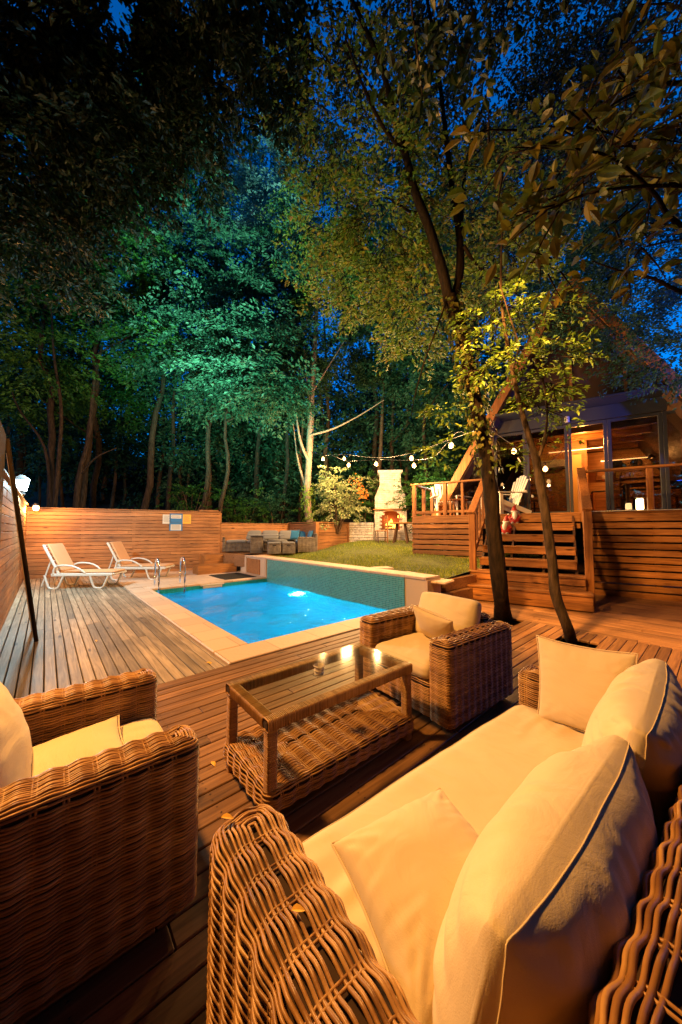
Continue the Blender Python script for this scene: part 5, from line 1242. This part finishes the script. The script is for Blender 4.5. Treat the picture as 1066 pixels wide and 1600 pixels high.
def top_crown(mb, tw):
    for (px, py, d, r, ncl, sd) in ((760, 120, 6.5, (1.7, 1.3, 1.2), 190, 11), (880, 60, 6.0, (1.6, 1.3, 1.2), 180, 12), (480, 120, 6.0, (1.2, 1.2, 1.2), 115, 13), (660, 30, 5.8, (1.0, 1.1, .9), 70, 14), (860, 250, 6.4, (1.1, 1.1, 1.2), 120, 15), (590, 100, 6.0, (.8, .8, .8), 45, 16), (660, 190, 5.6, (.6, .6, .6), 35, 17)):
        sprays(mb, pd(px, py, d), r, ncl, 40, .085, .6, sd)
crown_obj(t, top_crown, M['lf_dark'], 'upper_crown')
# lit sprigs low on the trunk
def sprig(mb, tw):
    for (px, py, d, r, ncl, sd) in ((690, 640, 5.0, (.28, .2, .05), 9, 21), (685, 700, 5.0, (.22, .2, .04), 7, 22), (715, 672, 5.0, (.12, .12, .1), 5, 23), (800, 720, 5.1, (.1, .1, .12), 3, 24), (700, 610, 5.0, (.2, .2, .04), 4, 25)):
        sprays(mb, pd(px, py, d), r, ncl, 16, .085, .30, sd)
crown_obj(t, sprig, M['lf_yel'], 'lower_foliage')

# --- slim forked tree
t = thing('slim_tree', 'slim forked tree with bright lime leaves growing through the deck', 'tree')
b0 = at(893, 1004, -.1)
P2 = smooth_path([b0, pd(888, 985, 4.3), pd(868, 930, 4.32), pd(863, 880, 4.33), pd(852, 800, 4.33), pd(843, 745, 4.34), pd(838, 715, 4.34)], 5)
mb = MB(); rough_tube(mb, P2, np.linspace(.066, .048, len(P2)), 12, .10, 3)
for pts, rr in (([pd(839, 722, 4.34), pd(826, 680, 4.34), pd(812, 630, 4.3), pd(803, 590, 4.3), pd(790, 520, 4.3), pd(783, 450, 4.3), pd(785, 350, 4.3)], (.045, .01)), ([pd(840, 720, 4.34), pd(850, 690, 4.33), pd(855, 650, 4.3), pd(850, 600, 4.2), pd(835, 560, 4.1)], (.022, .008)), ([pd(800, 580, 4.3), pd(810, 540, 4.2), pd(795, 490, 4.1), pd(780, 440, 4)], (.015, .006)), ([pd(850, 620, 4.25), pd(870, 600, 4.3), pd(900, 590, 4.4)], (.01, .004))):
    Q = smooth_path(pts, 5); rough_tube(mb, Q, np.linspace(rr[0], rr[1], len(Q)), 8, .08, 5)
mb.build('trunk', M['barkf'], t, True)
def slim(mb, tw):
    for (px, py, d, r, ncl, sd) in ((800, 560, 4.3, (.42, .4, .22), 46, 31), (850, 600, 4.3, (.38, .35, .16), 34, 32), (870, 560, 4.4, (.35, .3, .18), 26, 33), (770, 500, 4.4, (.40, .4, .30), 44, 34), (830, 480, 4.5, (.5, .4, .28), 52, 35), (760, 580, 4.3, (.2, .2, .1), 12, 36), (840, 640, 4.3, (.28, .2, .07), 13, 37), (845, 690, 4.3, (.22, .2, .04), 7, 38), (880, 640, 4.3, (.16, .16, .05), 6, 39), (800, 410, 4.6, (.5, .4, .3), 40, 40)):
        sprays(mb, pd(px, py, d), r, int(ncl*.62), 17, .078, .27, sd, twig=tw, asp=.45)
crown_obj(t, slim, M['lf_yel'])

# --- overhanging branch, big leaves, close to the lens at upper right
t = thing('overhanging_branch', 'large leaved brownish branch hanging in from the upper right', 'branch')
mb = MB(); 
for pts, rr in (([pd(1180, 500, 2.4), pd(1066, 457, 2.4), pd(1020, 435, 2.4), pd(975, 425, 2.4), pd(925, 408, 2.4)], (.018, .004)), ([pd(1200, 420, 2.2), pd(1060, 350, 2.1), pd(1020, 300, 2.0), pd(940, 240, 1.9), pd(800, 230, 1.8)], (.02, .003)), ([pd(1200, 150, 2.2), pd(1066, 130, 2.1), pd(980, 150, 2.0), pd(900, 210, 1.9)], (.02, .003)), ([pd(1200, 300, 2.2), pd(1050, 290, 2), pd(930, 300, 1.9), pd(850, 330, 1.8)], (.015, .003))):
    rough_tube(mb, smooth_path(pts, 5), np.linspace(rr[0], rr[1], (len(pts)-1)*5+1), 7, .08, 2)
mb.build('limb', M['barkd'], t, True)
def near_l(mb, tw):
    for (px, py, d, r, ncl, per, sd) in ((800, 235, 1.9, (.13, .15, .06), 5, 6, 1), (900, 210, 2.0, (.22, .2, .15), 11, 7, 2), (960, 250, 2.0, (.22, .2, .15), 14, 7, 3), (880, 320, 1.9, (.20, .2, .07), 9, 7, 4), (1020, 320, 2.1, (.2, .2, .18), 14, 7, 5), (960, 140, 2.1, (.3, .2, .2), 15, 7, 6), (1050, 180, 2.0, (.25, .2, .25), 16, 7, 7), (1000, 395, 2.2, (.22, .2, .05), 8, 6, 8), (1060, 60, 2.1, (.35, .2, .3), 16, 7, 9), (860, 420, 2.6, (.16, .16, .06), 4, 6, 10)):
        sprays(mb, pd(px, py, d), r, ncl, per, .115, .26, sd+50, asp=.46, fine=True, droop=.35, twig=tw, thick=.1)
crown_obj(t, near_l, M['lf_brown'])
t = thing('overhanging_branch', 'dark green leaf tips hanging in from the top edge', 'branch')
mb = MB(); rough_tube(mb, smooth_path([pd(640, -200, 2.3), pd(640, -40, 2.2), pd(650, 60, 2.1), pd(660, 150, 2.0)], 5), np.linspace(.012, .003, 16), 6, .05, 2); mb.build('limb', M['barkd'], t, True)
def near_t(mb, tw):
    for (px, py, d, r, ncl, sd) in ((655, 20, 2.1, (.2, .15, .12), 9, 1), (650, 140, 2.0, (.10, .1, .06), 4, 2), (740, 60, 2.1, (.2, .15, .15), 9, 3), (620, 60, 2.2, (.1, .1, .1), 3, 4), (800, 20, 2.2, (.25, .15, .1), 8, 5)):
        sprays(mb, pd(px, py, d), r, ncl, 9, .075, .22, sd+80, asp=.6, fine=True, droop=.9)
crown_obj(t, near_t, M['lf_dark'])

# --- dark tree overhead at upper left, and right-hand trees over the cabin
t = thing('overhead_tree', 'black unlit tree overhead filling the upper left corner', 'tree')
mb = MB(); rough_tube(mb, smooth_path([(-7.5, 4.5, -.3), (-7.0, 4.4, 3), (-6.2, 4.6, 6), (-5, 5, 9)], 6), np.linspace(.25, .1, 19), 12, .12, 4)
for pts in ([(-5.6, 4.8, 7.5), (-3.8, 5.5, 9), (-2.2, 6, 10)], [(-6.6, 4.5, 5), (-5.6, 5.6, 6.8), (-4.9, 6.8, 8)], [pd(330, -20, 5), pd(345, 50, 5), pd(420, 10, 5)]):
    rough_tube(mb, smooth_path(pts, 5), np.linspace(.07, .02, (len(pts)-1)*5+1), 8, .1, 5)
mb.build('trunk', M['barkd'], t, True)
def ov(mb, tw):
    for (px, py, d, r, ncl, sd) in ((60, 60, 5.5, (1.6, 1.6, 1.3), 260, 1), (200, 60, 5.2, (1.1, 1.3, 1.0), 200, 2), (60, 230, 5.6, (1.3, 1.3, 1.1), 200, 3), (170, 200, 5.4, (.9, 1.0, .7), 110, 4), (290, 30, 5.0, (.5, .6, .45), 40, 5), (30, 350, 6.0, (1.2, 1.2, 1.0), 130, 6), (400, -10, 4.6, (.7, .5, .4), 50, 7), (290, 170, 5.8, (.7, .8, .9), 60, 8), (430, 90, 5.4, (.8, .7, .6), 50, 9), (350, 130, 6, (.8, .7, .35), 30, 10)):
        sprays(mb, pd(px, py, d), r, ncl, 46, .12, .6, sd+100, droop=.5)
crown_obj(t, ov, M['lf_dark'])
t = thing('roadside_tree', 'tree over the cabin roof whose leaves are lit deep blue', 'tree')
mb = MB(); rough_tube(mb, smooth_path([(12.5, 7.5, 0), (12.2, 7.6, 3), (11.4, 7.8, 6), (10.4, 8, 9)], 6), np.linspace(.2, .08, 19), 10, .12, 4); mb.build('trunk', M['barkd'], t, True)
def bt(mb, tw):
    for (px, py, d, r, ncl, sd) in ((960, 500, 7.2, (1.1, .6, .55), 150, 1), (1050, 560, 6.4, (.8, .5, .35), 90, 2), (1010, 430, 7.4, (1.3, .8, .7), 160, 3), (900, 440, 8.4, (1.0, .8, .8), 130, 4), (1060, 300, 7.0, (1.3, 1, 1.2), 160, 5), (940, 330, 8.0, (1.3, 1, 1.2), 160, 6), (860, 480, 9.2, (.8, .7, .7), 90, 7), (1060, 150, 7.0, (1.5, 1, 1.5), 160, 8), (930, 150, 7.4, (1.5, 1, 1.5), 160, 9), (1060, 20, 6.6, (1.5, 1, 1.0), 120, 10)):
        sprays(mb, pd(px, py, d), r, ncl, 40, .08, .6, sd+130, droop=.3)
crown_obj(t, bt, M['lf_teal'])

# --- forest edge: each tree with its own trunk and crown
def forest_tree(label, base, top, r, crowns, seed, m='lf_teal', bk='barkf', lf=.17, lean=.5, extra=None, group='trees of the forest edge', per=62):
    t = thing('forest_tree', label, 'tree', (0, 0, 0), 0, group)
    g = np.random.default_rng(seed); mb = MB(); P = limb_path(base, top, 16, .12, seed); rough_tube(mb, P, np.linspace(r, r*.25, 16), 9, .1, seed)
    for j, (c, rr, ncl) in enumerate(crowns):
        a = P[int(np.clip(np.argmin(abs(P[:, 2]-(c[2]-rr[2]*.8))), 2, 14))]
        rough_tube(mb, limb_path(a, c, 7, .15, seed+j), np.linspace(r*.3, .02, 7), 5, .05, j)
    for e in (extra or []): rough_tube(mb, smooth_path(e[0], 4), np.linspace(e[1], e[1]*.35, (len(e[0])-1)*4+1), 8, .1, 3)
    mb.build('trunk', M[bk], t, True)
    def f(mb2, tw):
        for j, (c, rr, ncl) in enumerate(crowns): sprays(mb2, c, rr, ncl, per, lf, 1.15, seed*7+j, droop=.32, thick=.05)
    crown_obj(t, f, M[m]); return t
def cr(px, py, d, rx, rz, n): return (pd(px, py, d), (rx, rx*.8, rz), n)
def base(px, d, z=.0): x = (px-533)/524*d; return (x, d, z)
forest_tree('leftmost forest tree, brownish multiple stems above the fence corner', base(82, 12.4), base(40, 13, 15), .15, [cr(30, 460, 12.5, 1.7, 1.7, 80), cr(120, 400, 13, 2.2, 1.9, 110), cr(60, 560, 12, 1.3, 1.2, 40), cr(40, 250, 14, 2.8, 2.2, 120)], 1, 'lf_green', extra=[([base(80, 12.4, 2.2), pd(70, 700, 12.4), pd(30, 640, 12.5), pd(15, 600, 12.6)], .06), ([base(84, 12.3, 1.8), pd(92, 720, 12.3), pd(96, 640, 12.2), pd(85, 560, 12.2), pd(80, 480, 12.4)], .08)])
forest_tree('leaning forked tree rising behind the left half of the fence', base(118, 12.6), base(165, 13.5, 14), .16, [cr(190, 400, 13.5, 2.0, 1.6, 120), cr(150, 300, 14, 2.2, 2.0, 120), cr(210, 520, 13, 1.4, .8, 50)], 2, 'lf_green', extra=[([base(118, 12.6, 2.2), pd(125, 740, 12.6), pd(140, 680, 12.5), pd(147, 600, 12.5), pd(160, 540, 12.6)], .11), ([pd(128, 740, 12.5), pd(150, 715, 12.2), pd(182, 700, 11.9)], .04)])
forest_tree('tall slender forest tree behind the middle of the fence', base(228, 14), base(235, 15, 17), .15, [cr(255, 185, 14, 1.0, 2.4, 190), cr(245, 300, 14.5, 2.0, 2.2, 190), cr(200, 330, 15.5, 2.2, 2.0, 100)], 3, 'lf_green', lf=.12)
forest_tree('slim forest tree above the pinned notices', base(263, 15.5), base(270, 16, 15), .11, [cr(280, 440, 15, 2.3, 1.3, 130), cr(300, 560, 14, 2.2, .9, 120)], 4)
forest_tree('straight forest tree just right of the pinned notices', base(313, 13.6), base(330, 14, 14), .12, [cr(340, 530, 13.5, 2.2, .9, 150), cr(330, 400, 14, 1.9, 1.3, 120), cr(390, 470, 14, 1.8, 1.1, 110)], 5)
forest_tree('leaning forest tree at the right end of the tall fence', base(332, 13.2), (pd(362, 600, 13.2)[0], 13.4, 10), .11, [cr(370, 600, 13, 1.7, .7, 110), cr(430, 620, 12.6, 1.1, .5, 60), cr(400, 540, 13.2, 1.6, .8, 100)], 6)
forest_tree('forest tree with silvery foliage high in the middle', base(400, 17), base(390, 17, 20), .15, [cr(350, 300, 16, 2.0, 2.4, 190), cr(410, 300, 15.5, 1.8, 2.0, 170), cr(440, 370, 15, 1.4, 1.8, 110), cr(370, 390, 15.5, 1.8, 1.2, 110)], 7, 'lf_silver', lf=.14)
forest_tree('teal leaved forest tree left of the pale bare trunk', base(446, 15), base(450, 15.5, 14), .11, [cr(450, 560, 14.5, 1.6, .8, 100), cr(440, 470, 14.5, 1.7, 1.1, 120), cr(460, 400, 15, 1.5, 1.2, 100)], 8)
forest_tree('forest tree behind the chimney with drooping teal sprays', base(610, 17), base(620, 17, 15), .14, [cr(580, 540, 16, 2.3, 1.0, 150), cr(640, 580, 16, 1.8, .8, 110), cr(600, 450, 16.5, 2.3, 1.5, 130), cr(640, 660, 16, .9, .5, 20)], 9)
forest_tree('forest tree between the chimney and the thick forked tree', base(668, 15), base(680, 15.5, 13), .12, [cr(660, 520, 14.5, 1.7, 1.0, 110), cr(700, 600, 14, 1.5, .8, 90), cr(690, 440, 15, 1.8, 1.5, 110)], 10)
forest_tree('forest tree behind the cabin roof slope', base(735, 17), base(760, 17, 15), .14, [cr(740, 620, 16, 1.5, 1.2, 70), cr(780, 520, 17, 2.2, 1.6, 120)], 11)
forest_tree('forest tree filling the gap above the silvery one', base(470, 21), base(480, 21, 22), .18, [cr(470, 240, 20, 2.5, 2.5, 100), cr(420, 200, 20, 1.6, 2, 60), cr(520, 350, 20, 2.5, 2.5, 120), cr(320, 200, 20, 1.6, 1.8, 60)], 12, 'lf_dark', lf=.16)
forest_tree('tall forest tree towering behind the left fence corner', base(20, 18), base(30, 18, 20), .2, [cr(20, 350, 17, 3, 3, 150), cr(110, 200, 18, 3, 3, 150), cr(20, 560, 16, 2.4, 2, 90)], 13, 'lf_dark', lf=.16)
forest_tree('broad forest tree whose crown closes the gap above the left fence', base(150, 16), base(140, 16, 18), .16, [cr(20, 420, 15, 2.0, 1.6, 110), cr(110, 480, 15, 2.2, 1.8, 130), cr(190, 450, 16, 2.4, 1.8, 140), cr(60, 620, 14.5, 2.2, 1.3, 80), cr(160, 600, 15.5, 2.4, 1.4, 90)], 14, 'lf_green')
forest_tree('tall forest tree hidden behind the crown of the thick forked tree', base(590, 18), base(600, 18, 20), .18, [cr(600, 330, 17, 2.6, 2.6, 170), cr(700, 340, 17, 2.6, 2.6, 170), cr(560, 430, 17, 2.4, 1.6, 120), cr(650, 450, 17, 2.6, 1.6, 130)], 15, lf=.17)
forest_tree('forest tree rising behind the apex of the cabin', base(840, 17), base(840, 17, 16), .18, [cr(800, 300, 17, 2.6, 2.6, 150), cr(860, 400, 16, 2.6, 2.2, 150), cr(740, 420, 17, 2.2, 2.0, 120), cr(930, 300, 16, 2.6, 2.6, 140)], 16, lf=.17)
# pale, nearly bare tree, lit from below
t = thing('pale_tree', 'pale nearly bare tree trunk lit from below left of the variegated bush', 'tree', (0, 0, 0), 0, 'trees of the forest edge')
mb = MB(); P = smooth_path([(-.95, 13.6, .6), pd(481, 790, 13.6), pd(484, 700, 13.6), pd(488, 600, 13.6), pd(494, 500, 13.6), pd(496, 420, 13.6), pd(494, 350, 13.6)], 6); rough_tube(mb, P, np.linspace(.17, .05, len(P)), 12, .16, 8)
for pts, rr in (([pd(484, 680, 13.5), pd(520, 670, 13.3), pd(560, 650, 13.2), pd(600, 625, 13.2)], .05), ([pd(486, 640, 13.5), pd(480, 600, 13.4), pd(476, 545, 13.3)], .035), ([pd(490, 610, 13.5), pd(515, 570, 13.3), pd(540, 530, 13.2)], .04), ([pd(494, 470, 13.6), pd(510, 440, 13.5), pd(535, 420, 13.5)], .03), ([pd(496, 430, 13.5), pd(488, 390, 13.5), pd(490, 350, 13.5)], .02), ([pd(482, 720, 13.5), pd(470, 690, 13.4), pd(462, 640, 13.3), pd(458, 600, 13.3)], .07), ([pd(478, 760, 13.6), pd(466, 720, 13.8), pd(458, 660, 14)], .06)):
    Q = smooth_path(pts, 4); rough_tube(mb, Q, np.linspace(rr, rr*.3, len(Q)), 7, .14, 2)
mb.build('trunk', M['barkp'], t, True)
def ivy(mb, tw):
    g = np.random.default_rng(3); k = 700; z = g.uniform(.6, 3.2, k)**1; i = np.clip(((z-.6)/9*len(P)), 0, len(P)-1).astype(int); a = g.uniform(0, 6.28, k); rr = .17*g.uniform(1, 1.9, k)
    c = np.column_stack([np.interp(z, P[:, 2], P[:, 0]), np.interp(z, P[:, 2], P[:, 1]), z]); leaf_mesh(mb, c+np.column_stack([np.cos(a)*rr, np.sin(a)*rr, np.zeros(k)]), np.column_stack([np.cos(a), np.sin(a), g.uniform(0, .5, k)]), np.column_stack([g.normal(0, .5, (k, 2)), -np.ones(k)]), g.uniform(.06, .12, k), .8)
crown_obj(t, ivy, M['lf_yel'], 'ivy')
def palecr(mb, tw):
    for (px, py, d, r, n, sd) in ((520, 470, 13.2, (1.2, 1, .9), 60, 1), (545, 400, 13, (1.2, 1, .9), 60, 2), (470, 330, 13.4, (1.0, 1, .9), 40, 3)): sprays(mb, pd(px, py, d), r, n, 36, .11, .8, sd+300)
crown_obj(t, palecr, M['lf_mix'])

# --- shrubs
def shrub(name, label, c, r, ncl, m, lf, seed, stem=True, per=36, spray=.35, group=None, extra=None):
    t = thing(name, label, 'shrub', (0, 0, 0), 0, group)
    mb = MB(); g = np.random.default_rng(seed)
    for i in range(7):
        a = i*.9; mb.tube(limb_path((c[0]+.05*math.cos(a), c[1]+.05*math.sin(a), c[2]-r[2]-.5), (c[0]+r[0]*.6*math.cos(a), c[1]+r[1]*.6*math.sin(a), c[2]+r[2]*.3), 6, .1, i), np.linspace(.03, .008, 6), 5)
    mb.build('stem', M['bark'], t, True)
    crown_obj(t, lambda mb2, tw: sprays(mb2, c, r, ncl, per, lf, spray, seed, hollow=.1, droop=.1), M[m], 'foliage')
    if extra: crown_obj(t, extra, M['lf_orange'], 'blossom')
def orange(mb, tw):
    g = np.random.default_rng(5); k = 90; q = np.array([pd(563, 765, 12.9), pd(556, 752, 12.9), pd(568, 775, 12.9)])[g.integers(0, 3, k)]+g.normal(0, .12, (k, 3)); leaf_mesh(mb, q, g.normal(size=(k, 3)), g.normal(size=(k, 3)), g.uniform(.05, .11, k), .8)
shrub('variegated_bush', 'tall variegated bush with cream leaves and a few orange blooms', pd(528, 772, 13.4), (1.0, .8, 1.05), 210, 'lf_pale', .085, 41, extra=orange)
shrub('round_shrub', 'low green shrub behind the terrace wall at its left end', pd(375, 800, 14.2), (1.1, .7, .75), 130, 'lf_green', .085, 42, group='green shrubs behind the terrace')
shrub('round_shrub', 'wide dark green shrub behind the middle of the terrace wall', pd(430, 795, 14.6), (1.3, .8, .8), 150, 'lf_teal', .085, 43, group='green shrubs behind the terrace')
shrub('round_shrub', 'green shrub between the pale trunk and the variegated bush', pd(497, 800, 14.4), (.9, .7, .6), 90, 'lf_green', .08, 44, group='green shrubs behind the terrace')
shrub('round_shrub', 'green shrub between the variegated bush and the fireplace', pd(572, 780, 15.0), (.9, .8, 1.1), 150, 'lf_green', .09, 45, group='green shrubs behind the terrace')
shrub('round_shrub', 'bright green shrub right of the chimney, behind the deck railing', pd(662, 775, 12.6), (1.0, .8, 1.0), 180, 'lf_green', .085, 46, group='green shrubs behind the terrace')
shrub('round_shrub', 'green shrub against the cabin roof foot behind the white garden chair', pd(700, 760, 13.0), (.9, .7, .9), 130, 'lf_green', .085, 47, group='green shrubs behind the terrace')
shrub('round_shrub', 'small shrub above the fence right of the notices', pd(300, 775, 14.0), (1.4, .8, .5), 60, 'lf_green', .085, 48, group='green shrubs behind the terrace')
# forest further back: one mass with trunks
mb = MB(); g = np.random.default_rng(78)
for j in range(60):
    d = g.uniform(17, 23); x = g.uniform(-1.15, .55)*d; sprays(mb, (x, d, g.uniform(4.0, 9.5 if x > -.5*d else 13)), (2.6, 1.6, 1.9), 70, 36, .22, 1.6, 900+j, droop=.4)
o = mb.build('forest_understorey', M['lf_teal']); o['kind'] = 'stuff'; o['label'] = 'dim leaf layers filling the wood between its trunks'
mb = MB(); g = np.random.default_rng(77)
for j in range(30):
    a = -1.15+2.3*(j+g.uniform(-.3, .3))/30; d = g.uniform(24, 32); x = math.tan(a*.72)*d; sprays(mb, (x, d, g.uniform(5.5, 11)), (3.4, 2.2, g.uniform(3.5, 5.5)), 100, 34, .34, 2.2, 500+j, droop=.4)
    sprays(mb, (x, d-2, 2.4), (2.8, 1.5, 1.5), 45, 30, .28, 1.3, 600+j)
    if j % 3 == 0: sprays(mb, (x, d+6, g.uniform(11, 15)), (4, 2.2, 4), 60, 34, .38, 2.4, 700+j)
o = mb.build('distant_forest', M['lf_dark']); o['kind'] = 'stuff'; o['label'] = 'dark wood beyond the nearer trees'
mb = MB()
for j in range(60):
    d = g.uniform(16, 27); x = g.uniform(-1.1, .75)*d; rough_tube(mb, limb_path((x, d, .2), (x+g.normal(0, .6), d, g.uniform(9, 14)), 8, .08, j), np.linspace(g.uniform(.08, .17), .05, 8), 6, .1, j)
o = mb.build('distant_trunks', M['bark'], smooth=True); o['kind'] = 'stuff'; o['label'] = 'dim trunks inside the dark wood'

# --- small things on the decks
g = random.Random(12); k = 0
lf_l = [(at(205, 1100, .012), 'x', 1) ][:0]+[(at(322, 1035, .012), 'yellow fallen leaf on the grey deck beside the pool corner', 1.6), (at(345, 1277, .645), 'yellow fallen leaf stuck on the near end of the sofa arm', .7), (at(455, 1422, .645), 'small yellow leaf lying on the sofa arm between the canes', .6), (at(330, 1190, .01), 'curled yellow leaf on the brown deck left of the coffee table', .9), (at(150, 1000, .012), 'tiny yellow leaf on the grey deck in front of the sun loungers', .9), (at(1000, 985, .01), 'yellow leaf on the strip of deck below the right skirting', .9)]
for p, lab, s in lf_l:
    mb = MB(); leaf_mesh(mb, np.array([[0, 0, 0.]]), np.array([[.1, .1, 1.]]), np.array([[1., g.uniform(-1, 1), 0]]), .05*s, .6, fine=True); tag(mb.build('fallen_leaf', simple('leaf_yellow', (.75, .42, .03), .6), loc=p), lab, 'leaf', 'fallen yellow leaves')
# leaf masses added out of view, overhead and behind, to block sky light
unseen = lambda p: ~((p[:, 1] > -.3) & (abs(p[:, 0]) < 1.1*p[:, 1]+1.0) & (p[:, 2]-1.4 < 1.66*p[:, 1]+1.0))
mb = MB(); g = np.random.default_rng(91); cs = []
for j in range(95):
    a = g.uniform(0, 6.28); d = 17*math.sqrt(g.uniform(.01, 1)); x, y = d*math.cos(a)*1.1, -5+d*math.sin(a)
    if y > -2: y = -2-abs(y)*.5
    cs.append((x, y, g.uniform(8, 13)))
for j in range(26): cs.append((g.uniform(-6, 7), g.uniform(-2.5, 1.8), g.uniform(9.5, 13)))
for j in range(60): a = -.35+(math.pi+.7)*(j/59); cs.append((17*math.cos(-a)+1, -4+13*math.sin(-a), g.uniform(.5, 8)))
for j, c in enumerate(cs): sprays(mb, c, (3.0, 3.0, 2.2), 75, 32, .42, 2.0, 800+j, droop=.4, keep=unseen)
o = mb.build('sky_block_leaves', M['lf_dark']); o['kind'] = 'stuff'; o['label'] = 'unseen dark leaf masses added to block sky light'
print('built', len(bpy.data.objects), 'polys', sum(len(o.data.polygons) for o in bpy.data.objects if o.type == 'MESH'))
